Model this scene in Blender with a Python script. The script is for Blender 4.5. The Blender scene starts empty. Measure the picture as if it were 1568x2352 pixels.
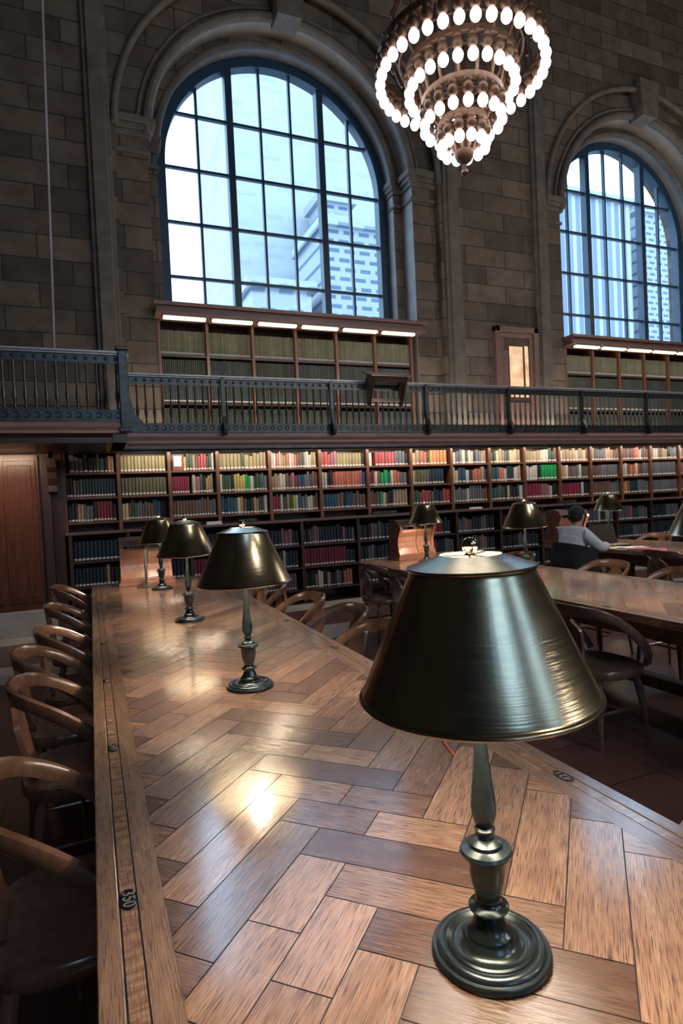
import bpy, bmesh, math, random
from mathutils import Vector, Matrix
random.seed(11)
PI = math.pi
sc = bpy.context.scene
COL = sc.collection

# ------------------------------------------------------------------ camera, world, lights
CAM = (0.02974, 0.0, 1.53214)
FPX, YAW, PITCH, ROLL = 1379.19, 0.3951963, -0.022764, -0.0466469
def cam_axes():
    cy, sy, cp, sp = math.cos(YAW), math.sin(YAW), math.cos(PITCH), math.sin(PITCH)
    w = Vector((sy*cp, cy*cp, sp)); r0 = Vector((cy, -sy, 0)); u0 = r0.cross(w)
    r = r0*math.cos(ROLL) + u0*math.sin(ROLL)
    u = -r0*math.sin(ROLL) + u0*math.cos(ROLL)
    return r, u, w
R_, U_, W_ = cam_axes()
cd = bpy.data.cameras.new('camera'); cam = bpy.data.objects.new('camera', cd); COL.objects.link(cam)
cd.sensor_fit = 'VERTICAL'; cd.sensor_height = 36; cd.sensor_width = 24
cd.lens = FPX/2352*36; cd.clip_start = 0.05; cd.clip_end = 400
m3 = Matrix((R_, U_, -W_)).transposed()
cam.matrix_world = Matrix.Translation(CAM) @ m3.to_4x4()
cd.dof.use_dof = True; cd.dof.focus_distance = 1.7; cd.dof.aperture_fstop = 6.3
sc.camera = cam

SKY = 3.8
world = bpy.data.worlds.new('world'); sc.world = world; world.use_nodes = True
wn = world.node_tree; wn.nodes.clear()
wo = wn.nodes.new('ShaderNodeOutputWorld'); wb = wn.nodes.new('ShaderNodeBackground')
wb.inputs['Color'].default_value = (0.56, 0.77, 1.0, 1); wb.inputs['Strength'].default_value = SKY
wn.links.new(wb.outputs[0], wo.inputs[0])

sc.view_settings.view_transform = 'Standard'; sc.view_settings.look = 'None'
sc.view_settings.exposure = 0.38; sc.view_settings.gamma = 1; sc.view_settings.use_curve_mapping = False

def lamp(name, kind, loc, energy, color, size=0.1, sy=None, rot=(0,0,0), portal=False, spread=None):
    d = bpy.data.lights.new(name, kind); d.energy = energy; d.color = color
    if kind == 'AREA':
        d.shape = 'RECTANGLE'; d.size = size; d.size_y = sy or size
        if spread: d.spread = spread
        if portal: d.cycles.is_portal = True
    elif kind == 'POINT': d.shadow_soft_size = size
    o = bpy.data.objects.new(name, d); COL.objects.link(o); o.location = loc; o.rotation_euler = rot
    return o
WIN_CX = (3.27, 10.97)
REAR_Y = -9.0
REAR_CX = (1.4, 9.1)
for cx in WIN_CX:
    lamp('window_portal', 'AREA', (cx, 10.2, 6.8), 1, (1,1,1), 4.6, 5.2, (-PI/2,0,0), True)
for cx in REAR_CX:
    lamp('window_portal', 'AREA', (cx, REAR_Y-0.9, 6.8), 1, (1,1,1), 4.6, 5.2, (PI/2,0,0), True)
# the hall's other chandeliers, out of frame behind and beside the camera
WARM = (1.0, 0.84, 0.68)
for p, e in (((4.3, -3.5, 6.2), 270), ((12.0, 6.0, 6.2), 130), ((9.5, -4.0, 5.6), 480)):
    lamp('hall_chandelier_light', 'POINT', p, e, WARM, 0.6)
# under-gallery fixtures for the wall shelves and the portal, plus an added gallery-floor wash
lamp('shelf_light', 'AREA', (6.3, 8.35, 2.288), 70, (1.0, 0.85, 0.70), 11.6, 0.06, (math.radians(38),0,0))
lamp('added_gallery_wash', 'AREA', (6.0, 8.62, 2.53), 85, (1.0, 0.84, 0.66), 11.0, 0.06, (math.radians(170),0,0))  # no such fixture known: added upward fill that brightens the gallery wall
lamp('portal_light', 'AREA', (-1.0, 7.75, 2.25), 9, (1.0, 0.72, 0.5), 0.7, 0.2, (math.radians(35),0,0))

# ------------------------------------------------------------------ materials
def N(nt, t, **kw):
    n = nt.nodes.new(t)
    for k, v in kw.items():
        if k in n.inputs: n.inputs[k].default_value = v
        else: setattr(n, k, v)
    return n
def newmat(name):
    m = bpy.data.materials.new(name); m.use_nodes = True
    nt = m.node_tree; b = nt.nodes['Principled BSDF']
    return m, nt, b
def setb(b, **kw):
    al = dict(rough='Roughness', metal='Metallic', ior='IOR', coat='Coat Weight', coatr='Coat Roughness', aniso='Anisotropic', spec='Specular IOR Level')
    for k, v in kw.items():
        if v is not None: b.inputs[al[k]].default_value = v
def mixc(nt, fac, a, b, blend='MIX'):
    n = nt.nodes.new('ShaderNodeMix'); n.data_type = 'RGBA'; n.blend_type = blend
    for i, v in ((0, fac), (6, a), (7, b)):
        if hasattr(v, 'is_linked') or isinstance(v, bpy.types.NodeSocket): nt.links.new(v, n.inputs[i])
        elif i == 0: n.inputs[0].default_value = v
        else: n.inputs[i].default_value = (*v, 1)
    return n.outputs[2]
def ramp(nt, src, a, b):
    n = nt.nodes.new('ShaderNodeMapRange'); n.inputs[1].default_value = a; n.inputs[2].default_value = b
    nt.links.new(src, n.inputs[0]); return n.outputs[0]
def noise(nt, vec, scale, detail=3, rough=0.5):
    n = nt.nodes.new('ShaderNodeTexNoise'); n.inputs['Scale'].default_value = scale
    n.inputs['Detail'].default_value = detail; n.inputs['Roughness'].default_value = rough
    if vec is not None: nt.links.new(vec, n.inputs['Vector'])
    return n.outputs[0]
def mapping(nt, vec, scale=(1,1,1), rot=(0,0,0), loc=(0,0,0)):
    n = nt.nodes.new('ShaderNodeMapping'); n.inputs['Scale'].default_value = scale
    n.inputs['Rotation'].default_value = rot; n.inputs['Location'].default_value = loc
    nt.links.new(vec, n.inputs['Vector']); return n.outputs[0]
def bump(nt, b, h, strength=0.2, dist=0.01):
    n = nt.nodes.new('ShaderNodeBump'); n.inputs['Strength'].default_value = strength; n.inputs['Distance'].default_value = dist
    nt.links.new(h, n.inputs['Height']); nt.links.new(n.outputs[0], b.inputs['Normal'])
def texco(nt, out='Object'):
    return nt.nodes.new('ShaderNodeTexCoord').outputs[out]
def mottled(name, c1, c2, scale=6, rough=0.5, metal=0, coat=None, bmp=0.0, coords=(1,1,1), **kw):
    m, nt, b = newmat(name)
    v = mapping(nt, texco(nt), coords); f = ramp(nt, noise(nt, v, scale, 4), 0.3, 0.7)
    nt.links.new(mixc(nt, f, c1, c2), b.inputs['Base Color'])
    setb(b, rough=rough, metal=metal, coat=coat, **kw)
    if bmp: bump(nt, b, f, bmp)
    return m
def woodmat(name, c1, c2, rough=0.35, coords=(18, 18, 1.5), coat=0.2):
    m, nt, b = newmat(name)
    v = mapping(nt, texco(nt), coords)
    f = ramp(nt, noise(nt, v, 2.2, 5, 0.6), 0.3, 0.72)
    nt.links.new(mixc(nt, f, c1, c2), b.inputs['Base Color'])
    setb(b, rough=rough, coat=coat, coatr=0.15); bump(nt, b, f, 0.08, 0.003)
    return m
def emis(name, c, s):
    m, nt, b = newmat(name); b.inputs['Base Color'].default_value = (0.8,0.8,0.8,1)
    b.inputs['Emission Color'].default_value = (*c, 1); b.inputs['Emission Strength'].default_value = s
    return m
def planked(name, dark, mid, light, rough, uvscale=(1,1), flame=False):
    """oak seen close: UV u runs with the grain, face attribute tone shifts each block"""
    m, nt, b = newmat(name)
    uv = nt.nodes.new('ShaderNodeUVMap').outputs[0]
    at = nt.nodes.new('ShaderNodeAttribute'); at.attribute_name = 'tone'; tone = at.outputs['Fac']
    g1 = noise(nt, mapping(nt, uv, (3.5*uvscale[0], 38*uvscale[1], 1)), 1.0, 5, 0.6)
    g2 = noise(nt, mapping(nt, uv, (16*uvscale[0], 520*uvscale[1], 1)), 1.0, 2, 0.6)
    g3 = noise(nt, mapping(nt, uv, (5, 9, 1)), 1.0, 3, 0.5)
    c = mixc(nt, ramp(nt, g1, 0.3, 0.7), mid, light)
    if flame:
        g4 = noise(nt, mapping(nt, uv, (45, 9, 1)), 1.0, 3, 0.6)
        c = mixc(nt, ramp(nt, g4, 0.42, 0.6), dark, c)
    t = mixc(nt, tone, dark, c)
    mul = nt.nodes.new('ShaderNodeMath'); mul.operation = 'MULTIPLY_ADD'
    nt.links.new(tone, mul.inputs[0]); mul.inputs[1].default_value = 0.95; mul.inputs[2].default_value = 0.12
    tn = nt.nodes.new('ShaderNodeMix'); tn.data_type = 'RGBA'; nt.links.new(mul.outputs[0], tn.inputs[0])
    tn.inputs[6].default_value = (*dark, 1); nt.links.new(c, tn.inputs[7])
    c = tn.outputs[2]
    pore = ramp(nt, g2, 0.33, 0.52)
    c = mixc(nt, pore, tuple(x*0.6 for x in dark), c)
    c = mixc(nt, ramp(nt, g3, 0.2, 0.9), c, mixc(nt, 0.35, c, dark))
    nt.links.new(c, b.inputs['Base Color'])
    rr = nt.nodes.new('ShaderNodeMapRange'); nt.links.new(g1, rr.inputs[0])
    rr.inputs[3].default_value = rough-0.05; rr.inputs[4].default_value = rough+0.12
    nt.links.new(rr.outputs[0], b.inputs['Roughness']); b.inputs['IOR'].default_value = 1.6; setb(b, coat=1.0, coatr=0.14); b.inputs['Coat IOR'].default_value = 1.85
    add = nt.nodes.new('ShaderNodeMath'); add.operation = 'MULTIPLY_ADD'
    nt.links.new(g1, add.inputs[0]); add.inputs[1].default_value = 0.4; nt.links.new(pore, add.inputs[2])
    bump(nt, b, add.outputs[0], 0.35, 0.0012)
    return m

def stone(name):
    m, nt, b = newmat(name)
    co = texco(nt); sx = nt.nodes.new('ShaderNodeSeparateXYZ'); nt.links.new(co, sx.inputs[0])
    ad = nt.nodes.new('ShaderNodeMath'); nt.links.new(sx.outputs[0], ad.inputs[0]); nt.links.new(sx.outputs[1], ad.inputs[1])
    cb = nt.nodes.new('ShaderNodeCombineXYZ'); nt.links.new(ad.outputs[0], cb.inputs[0]); nt.links.new(sx.outputs[2], cb.inputs[1])
    def brick(w, h, off, c1, c2):
        n = nt.nodes.new('ShaderNodeTexBrick'); nt.links.new(mapping(nt, cb.outputs[0], (1,1,1), loc=(off, off*0.33, 0)), n.inputs['Vector'])
        n.inputs['Scale'].default_value = 1; n.inputs['Brick Width'].default_value = w; n.inputs['Row Height'].default_value = h
        n.inputs['Mortar Size'].default_value = 0.009; n.inputs['Mortar Smooth'].default_value = 0.3; n.inputs['Bias'].default_value = 0.1
        n.inputs['Color1'].default_value = (*c1, 1); n.inputs['Color2'].default_value = (*c2, 1)
        n.inputs['Mortar'].default_value = (0.035,0.03,0.026,1); n.offset = 0.5
        return n
    br = brick(0.86, 0.33, 0, (0.075,0.061,0.052), (0.20,0.165,0.138))
    nz = noise(nt, co, 3.0, 6, 0.65)
    c = mixc(nt, ramp(nt, nz, 0.25, 0.75), (0.42,0.38,0.36), (1,0.97,0.92))
    col = mixc(nt, 1.0, br.outputs[0], c, 'MULTIPLY')
    nt.links.new(col, b.inputs['Base Color']); setb(b, rough=0.72)
    inv = nt.nodes.new('ShaderNodeMath'); inv.operation = 'SUBTRACT'; inv.inputs[0].default_value = 1; nt.links.new(br.outputs['Fac'], inv.inputs[1])
    ad2 = nt.nodes.new('ShaderNodeMath'); ad2.operation = 'MULTIPLY_ADD'; nt.links.new(nz, ad2.inputs[0]); ad2.inputs[1].default_value = 0.35; nt.links.new(inv.outputs[0], ad2.inputs[2])
    bump(nt, b, ad2.outputs[0], 0.6, 0.02)
    return m

M = {}
M['stone'] = stone('limestone_blocks')
M['smooth_stone'] = mottled('carved_limestone', (0.085,0.075,0.068), (0.145,0.13,0.118), 5, 0.7, bmp=0.15)
M['reveal'] = mottled('daylit_reveal_limestone', (0.27,0.26,0.25), (0.38,0.37,0.36), 3, 0.65, bmp=0.15)  # same limestone as the blocks; daylight on the reveals put into its lighter colour
M['plaster'] = mottled('dark_plaster', (0.05,0.045,0.042), (0.08,0.07,0.065), 2, 0.9)
def tiles():
    m, nt, b = newmat('red_quarry_tiles'); co = texco(nt)
    br = nt.nodes.new('ShaderNodeTexBrick'); nt.links.new(mapping(nt, co, rot=(0,0,0)), br.inputs['Vector'])
    br.offset = 0; br.inputs['Scale'].default_value = 1; br.inputs['Brick Width'].default_value = 0.46; br.inputs['Row Height'].default_value = 0.46
    br.inputs['Mortar Size'].default_value = 0.004
    br.inputs['Color1'].default_value = (0.13,0.062,0.058,1); br.inputs['Color2'].default_value = (0.18,0.088,0.08,1); br.inputs['Mortar'].default_value = (0.03,0.02,0.02,1)
    nz = noise(nt, co, 5, 5, 0.6)
    c = mixc(nt, ramp(nt, nz, 0.25, 0.75), (0.6,0.6,0.62), (1,1,1))
    nt.links.new(mixc(nt, 1.0, br.outputs[0], c, 'MULTIPLY'), b.inputs['Base Color'])
    setb(b, rough=0.28); bump(nt, b, nz, 0.06, 0.01)
    return m
M['floor'] = tiles()
M['marble'] = mottled('grey_marble', (0.36,0.36,0.36), (0.52,0.51,0.50), 3, 0.25)
M['case'] = woodmat('bookcase_wood', (0.10,0.040,0.022), (0.19,0.082,0.048), 0.4)
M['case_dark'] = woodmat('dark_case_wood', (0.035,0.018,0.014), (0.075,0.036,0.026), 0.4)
M['fascia'] = woodmat('fascia_wood', (0.11,0.06,0.058), (0.19,0.112,0.105), 0.42, (1.5,18,18))
M['fascia_pink'] = woodmat('cornice_wood', (0.30,0.18,0.165), (0.46,0.30,0.28), 0.42, (1.5,18,18))
M['door_wood'] = woodmat('portal_wood', (0.07,0.024,0.014), (0.15,0.055,0.032), 0.3)
M['iron'] = mottled('gallery_iron', (0.035,0.042,0.048), (0.075,0.088,0.095), 14, 0.36, 0.5)
M['rail_top'] = mottled('rail_metal', (0.34,0.36,0.41), (0.46,0.48,0.54), 14, 0.35, 0.3)
M['steel'] = mottled('window_steel', (0.007,0.034,0.072), (0.011,0.048,0.095), 10, 0.5)  # blue window glow round the bars put into the steel colour
M['parquet'] = planked('parquet_oak', (0.085,0.040,0.026), (0.40,0.220,0.140), (0.62,0.40,0.28), 0.22)
M['border'] = planked('border_oak', (0.12,0.062,0.036), (0.32,0.18,0.11), (0.46,0.29,0.18), 0.24)
M['flame'] = planked('flamed_strip', (0.22,0.11,0.06), (0.46,0.27,0.16), (0.60,0.38,0.23), 0.20, flame=True)
M['ebony'] = mottled('ebony_line', (0.008,0.008,0.010), (0.015,0.015,0.02), 20, 0.4)
M['table_wood'] = woodmat('table_frame_wood', (0.07,0.032,0.018), (0.14,0.068,0.036), 0.35)
M['chair'] = woodmat('chair_oak', (0.16,0.074,0.044), (0.30,0.155,0.098), 0.24, (10,10,3), 0.5)
M['chair_dark'] = woodmat('chair_walnut', (0.11,0.066,0.052), (0.20,0.13,0.105), 0.26, (10,10,3), 0.5)
M['dock'] = woodmat('stand_wood', (0.16,0.07,0.048), (0.26,0.12,0.082), 0.33, (12,12,2), 0.3)
def brushed():
    m, nt, b = newmat('bronzed_metal'); co = texco(nt)
    f = noise(nt, mapping(nt, co, (3,3,160)), 2.0, 3, 0.6)
    g = noise(nt, co, 9, 4, 0.6)
    c = mixc(nt, ramp(nt, g, 0.3, 0.7), (0.29,0.28,0.22), (0.43,0.38,0.26))
    nt.links.new(c, b.inputs['Base Color'])
    mr = nt.nodes.new('ShaderNodeMapRange'); nt.links.new(f, mr.inputs[0]); mr.inputs[3].default_value = 0.13; mr.inputs[4].default_value = 0.24
    nt.links.new(mr.outputs[0], b.inputs['Roughness']); b.inputs['Metallic'].default_value = 1
    b.inputs['Anisotropic'].default_value = 0.8
    tg = nt.nodes.new('ShaderNodeTangent'); tg.direction_type = 'RADIAL'; tg.axis = 'Z'; nt.links.new(tg.outputs[0], b.inputs['Tangent'])
    bump(nt, b, f, 0.10, 0.0015)
    return m
M['shade'] = brushed()
M['shade_in'] = mottled('shade_lining', (0.80,0.76,0.66), (0.88,0.84,0.74), 8, 0.6)
M['bronze'] = mottled('dark_bronze', (0.026,0.040,0.052), (0.050,0.068,0.080), 16, 0.24, 0.75)
M['chrome'] = mottled('polished_finial', (0.5,0.42,0.33), (0.6,0.5,0.4), 4, 0.12, 1.0)
M['bulb'] = emis('lit_bulb', (1.0,0.80,0.58), 430)
M['globe'] = emis('lit_globe', (1.0,0.93,0.86), 5.0)
M['copper'] = mottled('chandelier_copper', (0.085,0.045,0.030), (0.15,0.085,0.055), 12, 0.5, 0.5)
M['strip'] = emis('strip_glow', (1.0,0.82,0.58), 1.15)
M['paper'] = mottled('paper', (0.68,0.68,0.67), (0.78,0.78,0.77), 5, 0.7)
M['black'] = mottled('black_plastic', (0.006,0.007,0.009), (0.010,0.011,0.014), 10, 0.6)
M['cloth_dark'] = mottled('navy_cloth', (0.010,0.013,0.02), (0.018,0.022,0.032), 30, 0.95)
M['shirt'] = mottled('pale_shirt', (0.6,0.66,0.78), (0.74,0.78,0.86), 12, 0.9, coords=(1,1,2.5), bmp=0.4)
M['skin'] = mottled('skin', (0.42,0.24,0.17), (0.5,0.3,0.21), 8, 0.55)
M['hair'] = mottled('black_hair', (0.006,0.006,0.008), (0.014,0.014,0.017), 60, 0.55, bmp=0.5)
M['trouser'] = mottled('dark_trousers', (0.02,0.022,0.03), (0.03,0.034,0.044), 20, 0.9)
M['red_cover'] = mottled('red_cover', (0.36,0.08,0.09), (0.44,0.11,0.12), 8, 0.5)
M['pencil'] = mottled('orange_paint', (0.5,0.10,0.03), (0.56,0.13,0.04), 20, 0.35)
M['cable'] = mottled('pale_cable', (0.30,0.28,0.31), (0.38,0.36,0.40), 5, 0.5)
M['facade'] = None
def glass():
    m = bpy.data.materials.new('window_glass'); m.use_nodes = True; nt = m.node_tree; nt.nodes.clear()
    o = nt.nodes.new('ShaderNodeOutputMaterial'); t = nt.nodes.new('ShaderNodeBsdfTransparent'); g = nt.nodes.new('ShaderNodeBsdfGlossy')
    t.inputs[0].default_value = (0.93,0.97,1,1); g.inputs['Roughness'].default_value = 0.05
    mx = nt.nodes.new('ShaderNodeMixShader'); mx.inputs[0].default_value = 0.006
    nt.links.new(t.outputs[0], mx.inputs[1]); nt.links.new(g.outputs[0], mx.inputs[2]); nt.links.new(mx.outputs[0], o.inputs[0])
    return m
M['glass'] = glass()
def bookmat(name, label=False):
    m, nt, b = newmat(name)
    oi = nt.nodes.new('ShaderNodeObjectInfo')
    z = noise(nt, mapping(nt, texco(nt), (1,1,4)), 3, 3)
    nt.links.new(mixc(nt, 1.0, oi.outputs['Color'], mixc(nt, ramp(nt, z, 0.3, 0.7), (0.62,0.62,0.62), (1,1,1)), 'MULTIPLY'), b.inputs['Base Color'])
    setb(b, rough=0.45)
    return m
M['book'] = bookmat('book_cloth')
M['book_label'] = mottled('spine_tag', (0.66,0.66,0.66), (0.78,0.78,0.78), 4, 0.6)
def attrmat():
    m, nt, b = newmat('book_cloth_rows'); a = nt.nodes.new('ShaderNodeAttribute'); a.attribute_name = 'cover'
    nt.links.new(mixc(nt, 1.0, a.outputs['Color'], mixc(nt, noise(nt, texco(nt), 14, 3), (0.6,0.6,0.6), (1.2,1.2,1.2)), 'MULTIPLY'), b.inputs['Base Color'])
    setb(b, rough=0.45); return m
M['books_rows'] = attrmat()
def facade(name, base, dark, w, h, frac, vert=False):
    m, nt, b = newmat(name); co = texco(nt); sx = nt.nodes.new('ShaderNodeSeparateXYZ'); nt.links.new(co, sx.inputs[0])
    cb = nt.nodes.new('ShaderNodeCombineXYZ'); nt.links.new(sx.outputs[0], cb.inputs[0]); nt.links.new(sx.outputs[2], cb.inputs[1])
    br = nt.nodes.new('ShaderNodeTexBrick'); nt.links.new(cb.outputs[0], br.inputs['Vector']); br.offset = 0.0 if vert else 0.35
    br.inputs['Scale'].default_value = 1; br.inputs['Brick Width'].default_value = w; br.inputs['Row Height'].default_value = h
    br.inputs['Mortar Size'].default_value = frac; br.inputs['Mortar Smooth'].default_value = 0.05
    br.inputs['Color1'].default_value = (*dark, 1); br.inputs['Color2'].default_value = (*[x*1.25 for x in dark], 1); br.inputs['Mortar'].default_value = (*base, 1)
    c = mixc(nt, ramp(nt, noise(nt, co, 0.25, 3), 0.3, 0.7), (0.86,0.86,0.86), (1,1,1))
    nt.links.new(mixc(nt, 1.0, br.outputs[0], c, 'MULTIPLY'), b.inputs['Base Color']); setb(b, rough=0.7)
    return m
M['fac_pale'] = facade('pale_tower_front', (0.34,0.37,0.40), (0.28,0.32,0.36), 1.9, 0.7, 0.18)
M['fac_dark'] = facade('banded_tower_front', (0.27,0.31,0.35), (0.06,0.10,0.15), 1.0, 0.55, 0.16)
M['fac_vert'] = facade('ribbed_front', (0.32,0.36,0.42), (0.13,0.17,0.23), 0.9, 60.0, 0.2, True)
M['fac_low'] = facade('low_block_front', (0.30,0.34,0.38), (0.12,0.17,0.22), 1.7, 1.3, 0.42)
M['gold_pane'] = None
def goldpane():
    m, nt, b = newmat('lit_door_pane'); z = noise(nt, mapping(nt, texco(nt), (2,2,2.4)), 1.5, 2)
    b.inputs['Base Color'].default_value = (0.4,0.25,0.15,1); setb(b, rough=0.3)
    nt.links.new(mixc(nt, ramp(nt, z, 0.35, 0.65), (0.50,0.27,0.15), (1.0,0.72,0.44)), b.inputs['Emission Color'])
    b.inputs['Emission Strength'].default_value = 0.75
    return m
M['gold_pane'] = goldpane()

# ------------------------------------------------------------------ mesh builder
class MB:
    def __init__(s): s.v = []; s.f = []; s.mi = []; s.uv = None; s.tone = None; s.sm = []
    def add(s, verts, faces, mi=0, smooth=False):
        o = len(s.v); s.v += [tuple(p) for p in verts]
        for f in faces: s.f.append([i+o for i in f]); s.mi.append(mi); s.sm.append(smooth)
    def box(s, x0, x1, y0, y1, z0, z1, mi=0):
        s.add([(x0,y0,z0),(x1,y0,z0),(x1,y1,z0),(x0,y1,z0),(x0,y0,z1),(x1,y0,z1),(x1,y1,z1),(x0,y1,z1)],
              [(0,3,2,1),(4,5,6,7),(0,1,5,4),(1,2,6,5),(2,3,7,6),(3,0,4,7)], mi)
        return s
    def lathe(s, prof, seg=32, c=(0,0,0), mi=0, closed=False):
        n = len(prof); vs = []
        for i in range(seg):
            a = 2*PI*i/seg; ca, sa = math.cos(a), math.sin(a)
            vs += [(c[0]+r*ca, c[1]+r*sa, c[2]+z) for r, z in prof]
        fs = []
        for i in range(seg):
            j = (i+1) % seg
            for k in range(n-1 if not closed else n):
                k2 = (k+1) % n
                fs.append((i*n+k, j*n+k, j*n+k2, i*n+k2))
        s.add(vs, fs, mi, True); return s
    def tube(s, path, rad, seg=8, mi=0, cap=True):
        path = [Vector(p) for p in path]; n = len(path)
        if not hasattr(rad, '__len__'): rad = [rad]*n
        vs = []; up = Vector((0,0,1)); prev = None
        for i, p in enumerate(path):
            t = (path[min(i+1,n-1)]-path[max(i-1,0)]).normalized()
            a = (prev if prev is not None else (up if abs(t.z) < 0.9 else Vector((1,0,0))))
            a = (a - t*a.dot(t)).normalized(); prev = a; b = t.cross(a)
            for k in range(seg):
                th = 2*PI*k/seg; vs.append(p + (a*math.cos(th)+b*math.sin(th))*rad[i])
        fs = [(i*seg+k, i*seg+(k+1)%seg, (i+1)*seg+(k+1)%seg, (i+1)*seg+k) for i in range(n-1) for k in range(seg)]
        if cap: fs += [tuple(range(seg))[::-1], tuple(range((n-1)*seg, n*seg))]
        s.add(vs, fs, mi, True); return s
    def prism(s, poly, axis, a, b, mi=0, smooth=False):
        """poly 2D extruded along axis from a to b; axis x: (y,z), y: (x,z), z: (x,y)"""
        def P(p, t): return {'x': (t,p[0],p[1]), 'y': (p[0],t,p[1]), 'z': (p[0],p[1],t)}[axis]
        n = len(poly); vs = [P(p,a) for p in poly]+[P(p,b) for p in poly]
        s.add(vs, [tuple(range(n)), tuple(range(n,2*n))[::-1]], mi)
        s.add(vs, [(i,i+n,(i+1)%n+n,(i+1)%n) for i in range(n)], mi, smooth); return s
    def sphere(s, c, r, seg=12, rings=8, mi=0):
        rx, ry, rz = r if hasattr(r,'__len__') else (r,r,r)
        vs = [(c[0],c[1],c[2]-rz)]
        for i in range(1, rings):
            ph = PI*i/rings
            vs += [(c[0]+rx*math.sin(ph)*math.cos(2*PI*k/seg), c[1]+ry*math.sin(ph)*math.sin(2*PI*k/seg), c[2]-rz*math.cos(ph)) for k in range(seg)]
        vs.append((c[0],c[1],c[2]+rz)); L = len(vs)-1
        fs = [(0, 1+(k+1)%seg, 1+k) for k in range(seg)]
        for i in range(rings-2):
            o = 1+i*seg; fs += [(o+k, o+(k+1)%seg, o+seg+(k+1)%seg, o+seg+k) for k in range(seg)]
        o = 1+(rings-2)*seg; fs += [(o+k, o+(k+1)%seg, L) for k in range(seg)]
        s.add(vs, fs, mi, True); return s
    def ribbon(s, pts, hts, wd, th, mi=0):
        """swept rounded board: pts path, hts height direction, wd[i] height, th[i] thickness"""
        n = len(pts); vs = []; sec = [(-.5,-.32),(-.32,-.5),(.32,-.5),(.5,-.32),(.5,.32),(.32,.5),(-.32,.5),(-.5,.32)]
        for i in range(n):
            t = (Vector(pts[min(i+1,n-1)])-Vector(pts[max(i-1,0)])).normalized()
            h = Vector(hts[i]); h = (h - t*h.dot(t)).normalized(); w = t.cross(h)
            for a, b in sec:
                vs.append(Vector(pts[i]) + w*(a*th[i]) + h*(b*wd[i]))
        k = len(sec); fs = [(i*k+j, i*k+(j+1)%k, (i+1)*k+(j+1)%k, (i+1)*k+j) for i in range(n-1) for j in range(k)]
        fs += [tuple(range(k))[::-1], tuple(range((n-1)*k, n*k))]
        s.add(vs, fs, mi, True); return s
    def build(s, name, mats, parent=None, loc=None, bevel=0, subsurf=0, auto=True):
        me = bpy.data.meshes.new(name); me.from_pydata(s.v, [], s.f)
        if not isinstance(mats, (list,tuple)): mats = [mats]
        for m in mats: me.materials.append(M[m] if isinstance(m, str) else m)
        me.polygons.foreach_set('material_index', s.mi); me.polygons.foreach_set('use_smooth', s.sm)
        if s.uv is not None:
            l = me.uv_layers.new(name='UVMap'); flat = [c for f in s.uv for p in f for c in p]; l.data.foreach_set('uv', flat)
        if s.tone is not None:
            at = me.attributes.new('tone', 'FLOAT', 'FACE'); at.data.foreach_set('value', s.tone)
        me.update()
        bm = bmesh.new(); bm.from_mesh(me)
        if s.uv is None: bmesh.ops.recalc_face_normals(bm, faces=bm.faces)
        for e in bm.edges:
            if len(e.link_faces) == 2 and e.calc_face_angle(0) > 0.7: e.smooth = False
        bm.to_mesh(me); bm.free()
        o = bpy.data.objects.new(name, me); COL.objects.link(o)
        if parent: o.parent = parent
        if loc: o.location = loc
        if bevel:
            b = o.modifiers.new('bevel', 'BEVEL'); b.width = bevel; b.segments = 2; b.limit_method = 'ANGLE'
        if subsurf:
            b = o.modifiers.new('sub', 'SUBSURF'); b.levels = subsurf; b.render_levels = subsurf
        return o
def tag(o, label=None, cat=None, group=None, kind=None):
    if label: o['label'] = label
    if cat: o['category'] = cat
    if group: o['group'] = group
    if kind: o['kind'] = kind
    return o
def thing(name, label, cat, loc=(0,0,0), rz=0, group=None):
    o = bpy.data.objects.new(name, None); COL.objects.link(o); o.location = loc; o.rotation_euler = (0,0,rz)
    o.empty_display_size = 0.1
    return tag(o, label, cat, group)
def struct(o): o['kind'] = 'structure'; return o
def kids(o): return [c for c in CH.get(o.name, [])]
CH = {}
def dup(o, parent=None):
    c = o.copy(); COL.objects.link(c)
    if parent: c.parent = parent
    for ch in list(o.children): dup(ch, c)
    return c
def place(proto, used, loc, rz, label, group, name=None):
    o = proto if not used[0] else dup(proto)
    used[0] = True
    o.location = loc; o.rotation_euler = (0,0,rz); tag(o, label, None, group)
    return o
ORD = ['first','second','third','fourth','fifth','sixth','seventh','eighth','ninth','tenth','eleventh','twelfth','thirteenth','fourteenth','fifteenth','sixteenth','seventeenth','eighteenth','nineteenth','twentieth','twenty-first','twenty-second','twenty-third','twenty-fourth','twenty-fifth','twenty-sixth','twenty-seventh','twenty-eighth','twenty-ninth','thirtieth','thirty-first','thirty-second','thirty-third','thirty-fourth','thirty-fifth']

# ------------------------------------------------------------------ room shell
XL, XR, ZC = -9.0, 19.0, 13.0
GZ = 2.50          # gallery floor
FY = 9.05          # face of the window wall
b = MB(); b.box(XL, XR, REAR_Y, 9.9, -0.2, 0); struct(b.build('floor', 'floor'))
b = MB(); b.box(XL, XR, REAR_Y-0.9, 10.0, ZC, ZC+0.2); struct(b.build('ceiling', 'plaster'))
b = MB(); b.box(XL-0.3, XL, REAR_Y, 9.9, 0, ZC); struct(b.build('wall_left', 'stone'))
b = MB(); b.box(XR, XR+0.3, REAR_Y, 9.9, 0, ZC); struct(b.build('wall_right', 'stone'))
b = MB()
b.box(XL, XR, 6.15, 6.80, 0, 0.004); b.box(XL, XR, 7.90, 8.36, 0, 0.004)
for o in (b.build('trim_1', 'marble'),): struct(o)

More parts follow.
